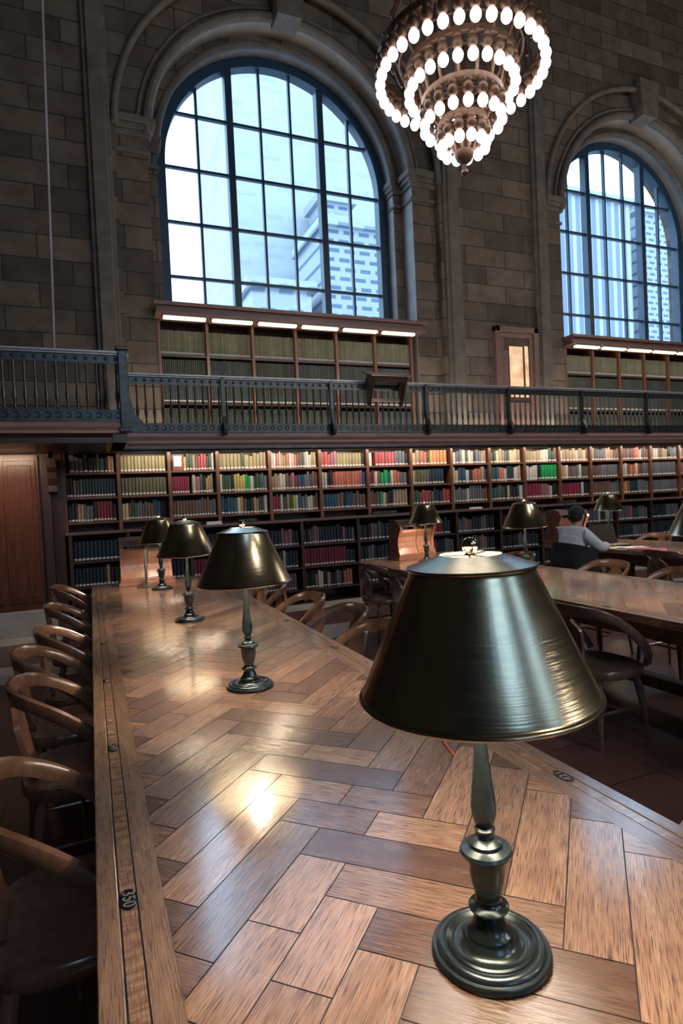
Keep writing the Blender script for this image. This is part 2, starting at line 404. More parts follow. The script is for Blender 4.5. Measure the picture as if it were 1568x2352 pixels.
def arch_pts(cx, zs, a, n=40): return [(cx+a*math.cos(PI*i/n), zs+a*math.sin(PI*i/n)) for i in range(n+1)]
def arch_face(mb, cx, zs, zb, ain, y, depth, outer, sgn=1, mi=0, mr=0):
    """flat ring face round an arched opening at plane y, then its reveal running depth back"""
    if outer[0] == 'arch':
        ao = outer[1]; A = [PI*i/40 for i in range(41)]
        O = [(cx+ao*math.cos(t), zs+ao*math.sin(t)) for t in A]; oxr, oxl = cx+ao, cx-ao
    else:
        oxl, oxr, zt = outer[1:]
        A = sorted(set([PI*i/40 for i in range(41)] + [math.atan2(zt-zs, oxr-cx), math.atan2(zt-zs, oxl-cx)]))
        O = []
        for t in A:
            dx, dz = math.cos(t), math.sin(t); k = 1e9
            if dx > 1e-6: k = min(k, (oxr-cx)/dx)
            if dx < -1e-6: k = min(k, (oxl-cx)/dx)
            if dz > 1e-6: k = min(k, (zt-zs)/dz)
            O.append((cx+dx*k, zs+dz*k))
    I = [(cx+ain*math.cos(t), zs+ain*math.sin(t)) for t in A]
    n = len(A)
    vs = [(p[0], y, p[1]) for p in I]+[(p[0], y, p[1]) for p in O]
    mb.add(vs, [(i, i+1, n+i+1, n+i) for i in range(n-1)], mi)
    for xa, xb in ((cx+ain, oxr), (oxl, cx-ain)):
        mb.add([(xa,y,zb),(xb,y,zb),(xb,y,zs),(xa,y,zs)], [(0,1,2,3)], mi)
    y2 = y+depth*sgn
    vs = [(p[0], y, p[1]) for p in I]+[(p[0], y2, p[1]) for p in I]
    mb.add(vs, [(i, i+1, n+i+1, n+i) for i in range(n-1)], mr, True)
    for x in (cx+ain, cx-ain): mb.add([(x,y,zb),(x,y2,zb),(x,y2,zs),(x,y,zs)], [(0,1,2,3)], mr)
ZS, ZB = 6.95, 4.40
def window_wall(name, centres, y, sgn, x_left, x_right):
    mb = MB()
    edges = [x_left] + [(a+c)/2 for a, c in zip(centres, centres[1:])] + [x_right]
    for i, cx in enumerate(centres):
        x0, x1 = edges[i], edges[i+1]
        arch_face(mb, cx, ZS, GZ, 2.65, y, 0.15, ('rect', x0, x1, ZC), sgn)
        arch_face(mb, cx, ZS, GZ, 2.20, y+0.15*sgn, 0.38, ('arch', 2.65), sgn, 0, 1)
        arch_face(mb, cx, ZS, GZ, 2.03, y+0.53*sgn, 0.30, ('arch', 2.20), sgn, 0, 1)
        mb.add([(cx-2.66, y+0.83*sgn, GZ),(cx+2.66, y+0.83*sgn, GZ),(cx+2.66, y+0.83*sgn, ZB),(cx-2.66, y+0.83*sgn, ZB)], [(0,1,2,3)])
        mb.add([(cx-2.66, y+0.83*sgn, ZB),(cx+2.66, y+0.83*sgn, ZB),(cx+2.66, y+1.3*sgn, ZB),(cx-2.66, y+1.3*sgn, ZB)], [(0,1,2,3)])
    # the solid wall behind, so no daylight leaks between the openings
    for i, cx in enumerate(centres):
        x0, x1 = edges[i], edges[i+1]
        arch_face(mb, cx, ZS, GZ, 2.06, y+1.0*sgn, 0.2, ('rect', x0, x1, ZC), sgn)
    mb.box(x_left, x_right, min(y, y+1.2*sgn), max(y, y+1.2*sgn), 0, GZ)
    mb.box(x_left, x_left+0.05, min(y,y+1.2*sgn), max(y,y+1.2*sgn), GZ, ZC); mb.box(x_right-0.05, x_right, min(y,y+1.2*sgn), max(y,y+1.2*sgn), GZ, ZC)
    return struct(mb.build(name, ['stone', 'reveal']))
window_wall('wall_back', WIN_CX, FY, 1, XL, XR)
window_wall('wall_rear', REAR_CX, REAR_Y, -1, XL, XR)

# mouldings of each window bay: archivolt rolls, imposts, keystone, pilaster strips
def trim_bay(idx, cx):
    mb = MB()
    for r, y, t in ((2.65, FY-0.02, 0.055), (2.20, FY+0.12, 0.075), (2.33, FY+0.13, 0.03), (2.03, FY+0.50, 0.06)):
        mb.tube([(cx+r*math.cos(PI*i/48), y, ZS+r*math.sin(PI*i/48)) for i in range(49)], t, 8)
    for s in (-1, 1):
        for z0, z1, e in ((7.06,7.16,0.12), (6.98,7.06,0.085), (6.90,6.98,0.05), (6.66,6.72,0.03)):
            xa, xb = cx+s*(2.20-e), cx+s*(2.66+e*0.6)
            mb.box(min(xa,xb), max(xa,xb), FY+0.15-e, FY+0.56, z0, z1)
            xa, xb = cx+s*(2.03-e*0.6), cx+s*2.25
            mb.box(min(xa,xb), max(xa,xb), FY+0.45, FY+0.80, z0, z1)
        xc = cx+s*2.87
        mb.box(xc-0.16, xc+0.16, FY-0.07, FY+0.02, GZ, ZC)
        mb.box(xc-0.10, xc+0.10, FY-0.12, FY-0.06, GZ, ZC)
    mb.prism([(cx-0.2,9.02),(cx+0.2,9.02),(cx+0.28,9.75),(cx-0.28,9.75)], 'y', FY-0.16, FY+0.2)
    return struct(mb.build('trim_%d' % idx, 'smooth_stone', bevel=0.012))
trim_bay(2, WIN_CX[0]); trim_bay(3, WIN_CX[1])

# steel windows: frame ring, two thick and four thin mullions, transoms, glass
def window(idx, cx, y0, sgn):
    R = 1.87; yw = y0+0.86*sgn; zs = 6.95
    mb = MB()
    A = [PI*i/48 for i in range(49)]
    for (ra, rb, ya, yb) in ((2.05, R, yw-0.09, yw+0.09),):
        vs = []
        for t in A:
            for r, yy in ((ra,ya),(rb,ya),(rb,yb),(ra,yb)): vs.append((cx+r*math.cos(t), yy, zs+r*math.sin(t)))
        mb.add(vs, [(4*i+k, 4*i+(k+1)%4, 4*i+4+(k+1)%4, 4*i+4+k) for i in range(48) for k in range(4)])
        for s in (-1,1): mb.box(min(cx+s*rb,cx+s*ra), max(cx+s*rb,cx+s*ra), ya, yb, ZB, zs)
    mb.box(cx-R, cx+R, yw-0.08, yw+0.08, ZB, ZB+0.12)
    def top(x): return zs+math.sqrt(max(0, (R+0.02)**2-(x-cx)**2))
    cols = [cx-R+2*R*k/7.0 for k in range(1,7)]
    for k, x in enumerate(cols):
        w = 0.058 if k in (1, 4) else 0.02
        mb.box(x-w, x+w, yw-(0.08 if w > .03 else 0.035), yw+(0.08 if w > .03 else 0.035), ZB+0.1, top(x))
    for z in (5.20, 6.07, 6.94, 7.81):
        h = R if z <= zs else math.sqrt(R*R-(z-zs)**2)+0.01
        mb.box(cx-h, cx+h, yw-0.032, yw+0.032, z-0.021, z+0.021)
    fr = struct(mb.build('window_%d' % idx, 'steel'))
    g = MB(); pts = arch_pts(cx, zs, 1.95, 40)
    poly = [(cx+1.95, ZB+0.1)]+pts+[(cx-1.95, ZB+0.1)]
    g.prism(poly, 'y', yw-0.004, yw+0.004)
    go = g.build('pane', 'glass', fr); tag(go, 'clear glass of the arched window')
    return fr
window(1, WIN_CX[0], FY, 1); window(2, WIN_CX[1], FY, 1)
for k, cx in enumerate(REAR_CX): window(3+k, cx, REAR_Y, -1)

# ------------------------------------------------------------------ city outside
def tower(name, label, x0, x1, y0, y1, z1, mat, rz=0, extra=()):
    t = thing(name, label, 'building', ((x0+x1)/2, y0, 0), rz)
    w = (x1-x0)/2
    mb = MB(); mb.box(-w, w, 0, y1-y0, 0, z1); mb.build('walls', mat, t)
    mb = MB(); mb.box(-w-0.3, w+0.3, -0.3, y1-y0+0.3, z1, z1+0.6); mb.build('roof_cornice', 'fac_low', t)
    return t
tower('tower', 'broad pale stone tower filling the middle of the left window', 10.6, 21.6, 42, 56, 46, 'fac_pale')
tower('tower', 'grey-blue banded block low in the right of the left window', 13.6, 17.6, 33, 38, 17.6, 'fac_dark')
tower('tower', 'stepped banded upper block behind the low grey-blue block', 15.7, 18.0, 38.7, 41, 22.0, 'fac_dark')
tower('low_building', 'low pale block at the foot of the broad pale tower', 9.0, 12.6, 33.2, 39, 13.6, 'fac_low')
tower('tower', 'tall ribbed building seen through the right window', 33.0, 46.2, 40, 52, 26.6, 'fac_vert')
tower('tower', 'banded building at the right edge of the right window', 49.4, 60, 42, 54, 27.5, 'fac_dark')
b = MB(); b.box(-60, 120, 11, 120, -6, -5.8); struct(b.build('trim_4', 'marble'))

# ------------------------------------------------------------------ gallery
b = MB()
b.prism([(8.20,2.50),(8.20,2.47),(8.17,2.44),(8.21,2.40),(8.21,2.37),(8.26,2.33),(8.26,2.29),(9.05,2.29),(9.05,2.50)], 'x', 0.45, XR)
struct(b.build('trim_5', 'fascia_pink'))
b = MB()
b.prism([(7.10,2.50),(7.10,2.47),(7.07,2.44),(7.11,2.40),(7.11,2.37),(7.16,2.33),(7.16,2.27),(9.05,2.27),(9.05,2.50)], 'x', XL, 0.45)
b.box(0.30, 0.455, 7.12, 8.26, 2.27, 2.5)
struct(b.build('trim_6', 'case_dark'))
b = MB(); b.prism([(7.085,2.485),(7.06,2.44),(7.10,2.40),(7.10,2.372),(7.2,2.372),(7.2,2.485)], 'x', XL, 0.46); struct(b.build('trim_7', 'fascia_pink'))
b = MB(); b.box(0.45, XR, 8.26, 8.30, 2.26, 2.30); b.box(0.4, XR, 8.18, 8.23, 2.285, 2.31); struct(b.build('trim_8', 'iron'))

def rail_panel(name, x0, x1, y, label, along='x', group='gallery railing panels', post=True):
    """one length of iron balustrade with turned balusters, pierced friezes and a scrolled post at its left end"""
    L = x1-x0; t = thing(name, label, 'railing', (x0, y, GZ), 0 if along == 'x' else -PI/2, group)
    mb = MB(); mb.box(0, L, -0.055, 0.055, 0.745, 0.77); mb.box(0, L, -0.035, 0.035, 0.725, 0.745); mb.build('top_rail', 'rail_top', t, bevel=0.006)
    mb = MB(); mb.box(0, L, -0.01, 0.01, 0.635, 0.65); mb.box(0, L, -0.006, 0.006, 0.65, 0.725)
    n = max(2, int(L/0.1)); st = L/n
    for k in range(n): mb.sphere((st*(k+.5), -0.008, 0.688), (0.022, 0.010, 0.022), 8, 5)
    mb.build('frieze', 'iron', t)
    mb = MB(); mb.box(0, L, -0.02, 0.02, 0.0, 0.022); mb.box(0, L, -0.006, 0.006, 0.022, 0.115); mb.box(0, L, -0.014, 0.014, 0.115, 0.13)
    for k in range(n): mb.tube([(st*(k+.5)+0.028*math.cos(a*PI/5), -0.008, 0.068+0.028*math.sin(a*PI/5)) for a in range(11)], 0.006, 5)
    mb.build('bottom_rail', 'iron', t)
    mb = MB(); mb.lathe([(0.010,0.13),(0.017,0.15),(0.010,0.17),(0.013,0.2),(0.023,0.27),(0.014,0.36),(0.010,0.52),(0.015,0.56),(0.009,0.585),(0.014,0.6),(0.012,0.635)], 8)
    p = mb.build('baluster', 'iron', t, (st*.5, 0, 0))
    for k in range(1, n):
        c = p.copy(); COL.objects.link(c); c.parent = t; c.location = (st*(k+.5), 0, 0)
    if post:
        mb = MB()
        pr = [(-0.05,0.74),(0.05,0.74),(0.045,0.5),(0.03,0.3),(0.0,0.16),(0.02,0.1),(0.0,0.03),(-0.06,-0.04),(-0.13,-0.02),(-0.15,0.06),(-0.12,0.13),(-0.07,0.22),(-0.05,0.34),(-0.055,0.5)]
        mb.prism([((a+0.02)*0.8-0.03, z) for a, z in pr], 'x', -0.024, 0.024)
        mb.build('post', 'iron', t, bevel=0.01)
    return t
xs = [0.50, 1.77, 3.36, 4.96, 6.54, 8.13, 9.70, 11.3, 12.9]
for k in range(len(xs)-1):
    rail_panel('balcony_railing', xs[k], xs[k+1], 8.20, 'dark iron balustrade panel of the recessed gallery, %s from its left corner' % ORD[k], group='gallery railing panels', post=k > 0)
rail_panel('balcony_railing', -4.2, -2.0, 7.12, 'dark iron balustrade panel of the projecting left balcony, leftmost part')
rail_panel('balcony_railing', -2.0, 0.42, 7.12, 'dark iron balustrade panel of the projecting left balcony, next to its corner post', post=False)
rail_panel('balcony_railing', 0.46, 1.50, 8.20, 'short iron balustrade return joining the projecting balcony to the gallery', along='y', post=False)
p = thing('newel_post', 'stout dark iron corner post of the projecting left balcony', 'post', (0.44, 7.10, GZ-0.12))
mb = MB(); mb.box(-0.05,0.05,-0.05,0.05,0,0.90); mb.build('shaft','iron',p,bevel=0.01)
mb = MB(); mb.box(-0.07,0.07,-0.07,0.07,0.90,0.94); mb.box(-0.065,0.065,-0.065,0.065,0,0.05); mb.build('cap','iron',p,bevel=0.01)
mb = MB(); mb.prism([(0.05,0.55),(0.07,0.35),(0.10,0.2),(0.18,0.12),(0.22,0.03),(0.16,0.0),(0.05,0.0)], 'y', -0.03, 0.03); mb.build('scroll','iron',p,bevel=0.008)

# gallery bookcases inside the window niches
CANDS = []          # every book: (x, y, z, w, d, h, lean, colour, colour name, place words, has label)
def niche_case(cx, idx, side):
    x0, x1 = cx-2.18, cx+2.06
    t = thing('bookcase', 'dark wooden gallery bookcase under the %s arched window, lamp strips along its head' % side, 'bookcase', (x0, 9.22, GZ), 0)
    n = 6; st = (x1-x0)/n
    for k in range(n+1):
        mb = MB(); mb.box(-0.022, 0.022, -0.03, 0.36, 0, 1.80); mb.build('upright', 'case', t, (k*st, 0, 0), bevel=0.004)
    mb = MB(); mb.box(-0.02, x1-x0+0.02, 0.34, 0.37, 0, 1.8); mb.build('back_panel', 'case_dark', t)
    for q, z in enumerate((0.19, 0.57, 0.925, 1.28)):
        for k in range(n):
            mb = MB(); mb.box(0.023, st-0.023, -0.01, 0.335, -0.02, 0.0); s_ = mb.build('shelf', 'case_dark', t, (k*st, 0, z))
    mb = MB(); L = x1-x0
    mb.box(-0.06, L+0.14, -0.30, 0.45, 1.80, 1.84); mb.box(-0.05, L+0.11, -0.26, 0.42, 1.84, 1.93); mb.box(-0.09, L+0.18, -0.34, 0.45, 1.93, 1.97)
    mb.build('cornice', 'fascia', t, bevel=0.006)
    for k in range(n):
        mb = MB(); mb.box(0.05, st-0.05, -0.26, -0.18, 1.745, 1.785); l_ = mb.build('light_strip', 'strip', t, (k*st, 0, 0), bevel=0.008)
        mb = MB(); mb.box(0.04, st-0.04, -0.28, -0.15, 1.785, 1.80); mb.build('reflector', 'iron', l_)
    zt = (0.19, 0.57, 0.925, 1.28)
    for q, z in enumerate(zt):
        for k in range(n):
            xx = x0+k*st+0.028; nn = 26 if q == 3 else 20
            w = (st-0.056)/nn; hh = 0.30+random.uniform(-0.01, 0.01) if q < 3 else 0.37
            base = random.choice([('g',(0.040,0.052,0.046),'dark green'),('s',(0.05,0.06,0.062),'slate'),('g',(0.05,0.058,0.045),'olive-black')]) if q < 3 else ('y',(0.16,0.165,0.11),'olive')
            for j in range(nn):
                v = random.uniform(0.75, 1.3)
                CANDS.append(dict(x=xx+w*(j+.5), y=9.24, z=GZ+z, w=w*0.95, d=0.22, h=hh+random.uniform(-0.004,0.004), lean=0, col=tuple(c*v for c in base[1]), cn=base[2],
                    where='on the %s shelf, bay %s, gallery case, %s window' % (['bottom','second-lowest','third-lowest','top'][q], ['one','two','three','four','five','six'][k], side), idx=j, tag=True))
    return t
niche_case(WIN_CX[0], 0, 'left'); niche_case(WIN_CX[1], 1, 'right')

# gallery door with its bronze surround between the windows
d = MB(); W2 = 0.485
xc = 7.43
d.box(xc-W2, xc-W2+0.1, FY-0.1, FY+0.02, GZ, 4.53); d.box(xc+W2-0.1, xc+W2, FY-0.1, FY+0.02, GZ, 4.53); d.box(xc-W2, xc+W2, FY-0.1, FY+0.02, 4.43, 4.53)
d.box(xc-W2+0.1, xc-W2+0.19, FY-0.07, FY+0.02, GZ, 4.34); d.box(xc+W2-0.19, xc+W2-0.1, FY-0.07, FY+0.02, GZ, 4.34); d.box(xc-W2+0.1, xc+W2-0.1, FY-0.07, FY+0.02, 4.34, 4.43)
door = struct(d.build('door_1', 'fascia', bevel=0.008))
mb = MB(); mb.box(xc-0.30, xc+0.30, FY-0.045, FY+0.01, GZ, 4.34); leaf = mb.build('door_leaf', 'case_dark', door)
mb = MB(); mb.box(xc-0.16, xc+0.14, FY-0.05, FY-0.046, 3.25, 4.18); tag(mb.build('pane', 'gold_pane', door), 'warmly lit narrow door pane')
mb = MB(); mb.box(xc+0.19, xc+0.27, FY-0.05, FY-0.046, 3.25, 4.2); tag(mb.build('pane', 'gold_pane', door), 'warmly lit side pane')
mb = MB(); mb.box(xc-0.29,xc-0.2,FY-0.06,FY-0.046,2.6,4.1); mb.box(xc-0.29,xc+0.29,FY-0.06,FY-0.046,2.6,3.15); mb.build('panel', 'fascia', door)

# reading desk on the gallery rail
t = thing('reading_desk', 'small sloping wooden reading desk hooked over the gallery rail below the left window', 'desk', (4.22, 8.02, 3.02))
mb = MB(); mb.prism([(-0.17,0.26),(-0.17,0.285),(0.17,0.40),(0.17,0.375)], 'x', -0.34, 0.34); tag(mb.build('desk_top','fascia',t,bevel=0.005),'sloping pinkish top')
mb = MB()
mb.prism([(0.12,0.355),(0.12,0.24),(-0.10,0.20),(-0.13,0.272)], 'x', -0.28, 0.28); mb.build('drawer_box','case_dark',t)
for s in (-1,1):
    mb = MB(); mb.prism([(-0.10,0.25),(0.16,0.30),(0.155,-0.10),(0.10,-0.12),(0.02,0.02)], 'x', s*0.27-0.02, s*0.27+0.02); mb.build('bracket','case_dark',t,bevel=0.004)
mb = MB(); mb.box(-0.25,0.25,0.08,0.13,-0.06,-0.02); mb.build('ledge','fascia',t)

# ------------------------------------------------------------------ lower wall shelving
CZ = 1.25; UY = 8.55; LY = 8.42
UX = [-0.29]+[0.03+(x-0.03)*UY/8.4 for x in (0.368,1.019,1.671,2.422,3.200,3.985,4.751,5.507,6.259,6.998,7.772,8.508,9.261,10.020,10.807,11.59)]
LX = [-0.25,0.447,1.26,2.06,2.874,3.785,4.74,5.575,6.46,7.35,8.24,9.13,10.02,10.91,11.8]
ZU = (1.375, 1.70, 2.02)
def bay(x0, x1, y, z0, z1, shelves, label, last, mat, dep=0.36, shmat=None):
    t = thing('bookcase', label, 'bookcase', (x0, y, z0), 0, None)
    w = x1-x0; H = z1-z0
    mb = MB(); mb.box(0, 0.045, -0.012, dep, 0, H); tag(mb.build('upright', mat, t, bevel=0.004))
    if last: mb = MB(); mb.box(w-0.0, w+0.045, -0.012, dep, 0, H); mb.build('upright', mat, t, bevel=0.004)
    mb = MB(); mb.box(0.046, w-0.001, dep-0.02, dep, 0, H); mb.build('back_panel', 'case_dark', t)
    for z in shelves:
        mb = MB(); mb.box(0.046, w-0.001, 0, dep-0.021, z-z0-0.024, z-z0); mb.build('shelf', shmat or mat, t)
    return t
for i in range(len(UX)-1):
    bay(UX[i], UX[i+1], UY, CZ+0.001, 2.285, ZU, 'reddish wooden wall bookcase bay above the counter, %s from the left' % ORD[i], i == len(UX)-2, 'case')
for i in range(len(LX)-1):
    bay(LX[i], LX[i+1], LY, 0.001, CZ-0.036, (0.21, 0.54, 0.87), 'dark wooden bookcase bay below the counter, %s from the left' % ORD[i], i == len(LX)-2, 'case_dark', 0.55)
mb = MB()
for k in range(3): pass
mb.box(-0.28, 12.0, 8.39, 8.55, CZ-0.035, CZ); mb.box(-0.28, 12.0, 8.55, 8.96, CZ-0.035, CZ); tag(mb.build('counter', 'fascia', bevel=0.004), 'long narrow wooden counter ledge running between the upper and lower wall bookcases', 'counter')

PAL = dict(k=((0.010,0.013,0.02),'black'), n=((0.012,0.032,0.055),'navy'), b=((0.025,0.075,0.15),'blue'), t=((0.02,0.10,0.11),'teal'),
    g=((0.045,0.085,0.06),'dark green'), G=((0.01,0.33,0.10),'bright green'), L=((0.25,0.40,0.06),'lime green'), y=((0.30,0.26,0.13),'olive-gold'), d=((0.13,0.125,0.075),'dark olive'),
    Y=((0.50,0.42,0.12),'yellow patterned'), w=((0.52,0.50,0.44),'off-white'), c=((0.55,0.46,0.28),'cream'), r=((0.38,0.07,0.075),'red'), R=((0.46,0.15,0.10),'salmon red'),
    m=((0.22,0.025,0.05),'maroon'), p=((0.30,0.14,0.17),'dusty pink'), s=((0.12,0.13,0.15),'slate grey'), B=((0.14,0.085,0.07),'brown'), T=((0.34,0.26,0.17),'tan'), O=((0.60,0.27,0.10),'orange'))
ROWS = [ # per upper bay: top, middle, bottom shelf; digit = count, _ = gap
 ["_1 s3 k3 g2 k1 O1 T1", "k2 p1 g2 n11", "k3 T2 s3 k1 m5 k1"],
 ["y13", "d13", "c2 B1 g2 s4 B2 g1 b2 _2"],
 ["_4 O1 g2 T1 B1 r3 g2 w1", "m7 _1 w1 p2 g1 k1 O1 T2", "B8 s2 B2 s2"],
 ["y6 g1 y4 T2", "w1 g3 k1 Y4 G2 w1 g3 s2", "b4 t1 w1 O1 g1 k2 T2 g2 w1"],
 ["w2 R1 w1 y2 R1 w2 R1 B2 g1 w3 y2", "T3 w2 B2 p1 m1 b2 s2 B3", "m3 w1 g1 T1 g1 L1 w1 b1 s2 w2 B2"],
 ["r3 p2 y8 k1", "w2 k2 r1 R9 p1 b1", "b5 B2 k1 b3 B4"],
 ["w1 _1 r6 s3 k1", "m2 w1 B1 G2 t1 c1 R2 s2", "B4 G1 w1 B1 k2 T5"],
 ["c1 T1 R2 g1 O5", "c1 d5 n5 _1", "g2 B1 r2 B2 n3 r2"],
 ["w1 s2 w1 g1 w2 k1 s2 T2", "c2 b2 w1 n1 R3 T1 b1", "w1 s4 w1 s5 B2"],
 ["g2 c1 T2 s1 g1 c3 T1", "t2 b1 R2 w1 n3 w2 T1", "t3 B1 g1 k1 c1 n3 w1"],
 ["y3 T2 w3 g2 B1", "w4 k1 G5", "m5 p3 w1 k2"],
 ["w1 T4 w1 T2 c1 B1", "T2 w1 B2 s2 w1 g2 B1", "m7 g1 w1 k2"],
 ["T1 g1 s3 T3 B2", "B3 s6", "B6 s3"],
 ["B6 R2 w1 s1 B2", "w2 B1 R2 c1 B2 s2", "O2 B1 n2 s3"],
 ["g1 w2 B2 T2 k1 s3", "s9", "s10"],
 ["w1 B3 T2 g2 s2", "p3 B3 s4", "B4 s5"]]
def parse(s): return [(p[0], int(p[1:])) for p in s.split()]
SH = {0: 'top', 1: 'middle', 2: 'lowest'}
NUMW = ['one','two','three','four','five','six','seven','eight','nine','ten','eleven','twelve','thirteen','fourteen','fifteen','sixteen']
def fill_row(x0, x1, y, z, hmax, segs, where, hv=0.035, dull=1.0, fill=0.97):
    n = sum(c for _, c in segs); W = (x1-x0)*fill; unit = W/n; x = x0; j = 0
    ws = []
    for s_, c in segs:
        same = c >= 5
        h0 = hmax*random.uniform(0.84, 1.0)
        for q in range(c):
            ws.append((s_, 1.0 if same else random.uniform(0.7, 1.35), h0 if same else hmax*random.uniform(0.76, 1.0)))
    tot = sum(w for _, w, _ in ws)
    for s_, w, h in ws:
        w = w/tot*W
        if s_ != '_':
            col, cn = PAL[s_]; v = random.uniform(0.85, 1.15)*dull
            CANDS.append(dict(x=x+w/2, y=y+0.015+random.uniform(0,0.012), z=z, w=w*0.93, d=0.19, h=h, lean=0, col=tuple(a*v for a in col), cn=cn, where=where, idx=j, tag=True)); j += 1
        x += w
for i in range(len(UX)-1):
    for q in range(3):
        z = ZU[2-q]; hm = (0.245 if q == 0 else 0.268)
        fill_row(UX[i]+0.05, UX[i+1]-0.006, UY, z, hm, parse(ROWS[i][q]), 'on the %s shelf, upper bay %s from the left' % (SH[q], NUMW[i]), fill=random.choice([0.97,0.97,0.93,0.98]))
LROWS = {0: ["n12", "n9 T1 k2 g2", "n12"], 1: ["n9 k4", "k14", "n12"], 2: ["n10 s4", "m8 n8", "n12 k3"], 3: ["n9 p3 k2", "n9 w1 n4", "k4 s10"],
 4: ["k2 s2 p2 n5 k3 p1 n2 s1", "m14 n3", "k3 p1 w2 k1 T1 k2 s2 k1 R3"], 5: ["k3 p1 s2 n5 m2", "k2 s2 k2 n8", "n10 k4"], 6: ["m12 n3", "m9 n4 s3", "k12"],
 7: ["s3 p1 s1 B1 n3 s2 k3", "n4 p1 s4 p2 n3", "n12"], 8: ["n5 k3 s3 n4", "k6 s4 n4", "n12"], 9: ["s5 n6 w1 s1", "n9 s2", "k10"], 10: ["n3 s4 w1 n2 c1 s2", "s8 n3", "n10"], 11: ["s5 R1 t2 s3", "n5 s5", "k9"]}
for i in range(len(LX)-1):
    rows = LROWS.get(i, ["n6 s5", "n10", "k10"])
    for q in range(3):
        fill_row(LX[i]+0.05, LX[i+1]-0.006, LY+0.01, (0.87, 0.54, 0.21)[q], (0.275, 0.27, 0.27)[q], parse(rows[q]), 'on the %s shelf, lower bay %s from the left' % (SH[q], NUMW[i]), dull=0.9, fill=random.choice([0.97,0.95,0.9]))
def book_geo(c):
    w, d, h = c['w'], c['d'], c['h']; x = c['x']; y = c['y']; z = c['z']
    return x, y, z, w, d, h
def proto_book():
    # unit book: width x, depth y (spine at y=0, rounded), height z, tag low on the spine
    sp = [(-.5,.06),(-.38,.015),(0,0),(.38,.015),(.5,.06)]
    vs = []; fs = []; mi = []
    lev = [0, .06, .15, 1.0]
    for z in lev: vs += [(a, b_, z) for a, b_ in sp] + [(.5,1,z),(-.5,1,z)]
    n = 7
    for k in range(3):
        for i in range(n):
            j = (i+1) % n
            fs.append((k*n+i, k*n+j, (k+1)*n+j, (k+1)*n+i)); mi.append(1 if (k == 1 and i in (1,2)) else 0)
    fs.append(tuple(range(n))[::-1]); mi.append(0); fs.append(tuple(range(3*n, 4*n))); mi.append(0)
    return vs, fs, mi
BV, BF, BM = proto_book()
def size_px(c):
    d = Vector((c['x'], c['y'], c['z']+c['h']/2))-Vector(CAM); dep = d.dot(W_)
    px = 784+FPX*d.dot(R_)/dep; py = 1176-FPX*d.dot(U_)/dep
    if px < -5 or px > 1573: return 0
    # leave out what the near table, the near lamps and the balustrades cover
    if (905 < px < 1265 and py > 1290): return 0
    if py > 1345 and px < 560: return 0
    return c['w']*c['h']/dep**2
order = sorted(range(len(CANDS)), key=lambda i: -size_px(CANDS[i]))
single = set(order[:300])
me = bpy.data.meshes.new('book'); me.from_pydata(BV, [], BF); me.materials.append(M['book']); me.materials.append(M['book_label'])
me.polygons.foreach_set('material_index', BM); me.update()
proto = bpy.data.objects.new('book', me); first = True
sv = []; sf = []; smi = []; scol = []
for i, c in enumerate(CANDS):
    x, y, z, w, dpt, h = book_geo(c)
    if i in single:
        o = proto if first else proto.copy(); first = False
        COL.objects.link(o); o.location = (x, y, z+0.0005); o.scale = (w, dpt, h); o.color = (*c['col'], 1)
        tag(o, '%s book, %s from left %s' % (c['cn'], ORD[min(c['idx'], 34)], c['where']), 'book', 'books on the wall shelves')
    else:
        o_ = len(sv); sv += [(x+a*w, y+b_*dpt, z+0.0005+q*h) for a, b_, q in BV]
        for f, m_ in zip(BF, BM): sf.append([k+o_ for k in f]); smi.append(m_); scol.append((*c['col'], 1))
me = bpy.data.meshes.new('books'); me.from_pydata(sv, [], sf); me.materials.append(M['books_rows']); me.materials.append(M['book_label'])
me.polygons.foreach_set('material_index', smi)
ca = me.attributes.new('cover', 'FLOAT_COLOR', 'FACE'); ca.data.foreach_set('color', [a for c in scol for a in c]); me.update()
o = bpy.data.objects.new('books', me); COL.objects.link(o)
tag(o, 'the remaining rows of bound books on the wall shelves and the gallery bookcases', 'books', None, 'stuff')
# small things on the shelves and counter
c = thing('card', 'white picture card standing on the top shelf, third bay from the left', 'card', (UX[2]+0.14, UY+0.012, 2.0205))
mb = MB(); mb.box(-0.07,0.07,0,0.012,0,0.22); mb.build('mount','dock',c)
mb = MB(); mb.box(-0.05,0.05,-0.003,-0.0005,0.06,0.2); mb.build('sheet','paper',c)
for k, (x, y, w, d_, h, col, lb) in enumerate(((2.10,8.44,0.26,0.09,0.05,'black','flat dark book box lying on the counter behind the second brass lamp'),
    (1.62,8.43,0.22,0.09,0.04,'paper','white book lying flat on the counter left of the dark box'), (4.3,8.43,0.42,0.09,0.05,'black','long dark case on the counter above the wooden book stand'),
    (6.02,8.43,0.22,0.09,0.03,'paper','white pamphlet lying flat on the counter left of the middle'), (8.0,8.43,0.4,0.1,0.06,'black','dark flat case on the counter behind the seated reader'),
    (8.9,8.43,0.3,0.1,0.04,'paper','pale book lying flat on the counter right of the dark case'))):
    t = thing('book' if col == 'paper' else 'box', lb, 'book' if col == 'paper' else 'box', (x, y, CZ+0.0005))
    mb = MB(); mb.box(-w/2, w/2, 0, d_, 0, h*0.25); mb.build('base' if col != 'paper' else 'cover', col, t)
    mb = MB(); mb.box(-w/2+0.01, w/2-0.01, 0.005, d_-0.005, h*0.25, h); mb.build('lid' if col != 'paper' else 'pages', 'paper' if col == 'paper' else 'iron', t)

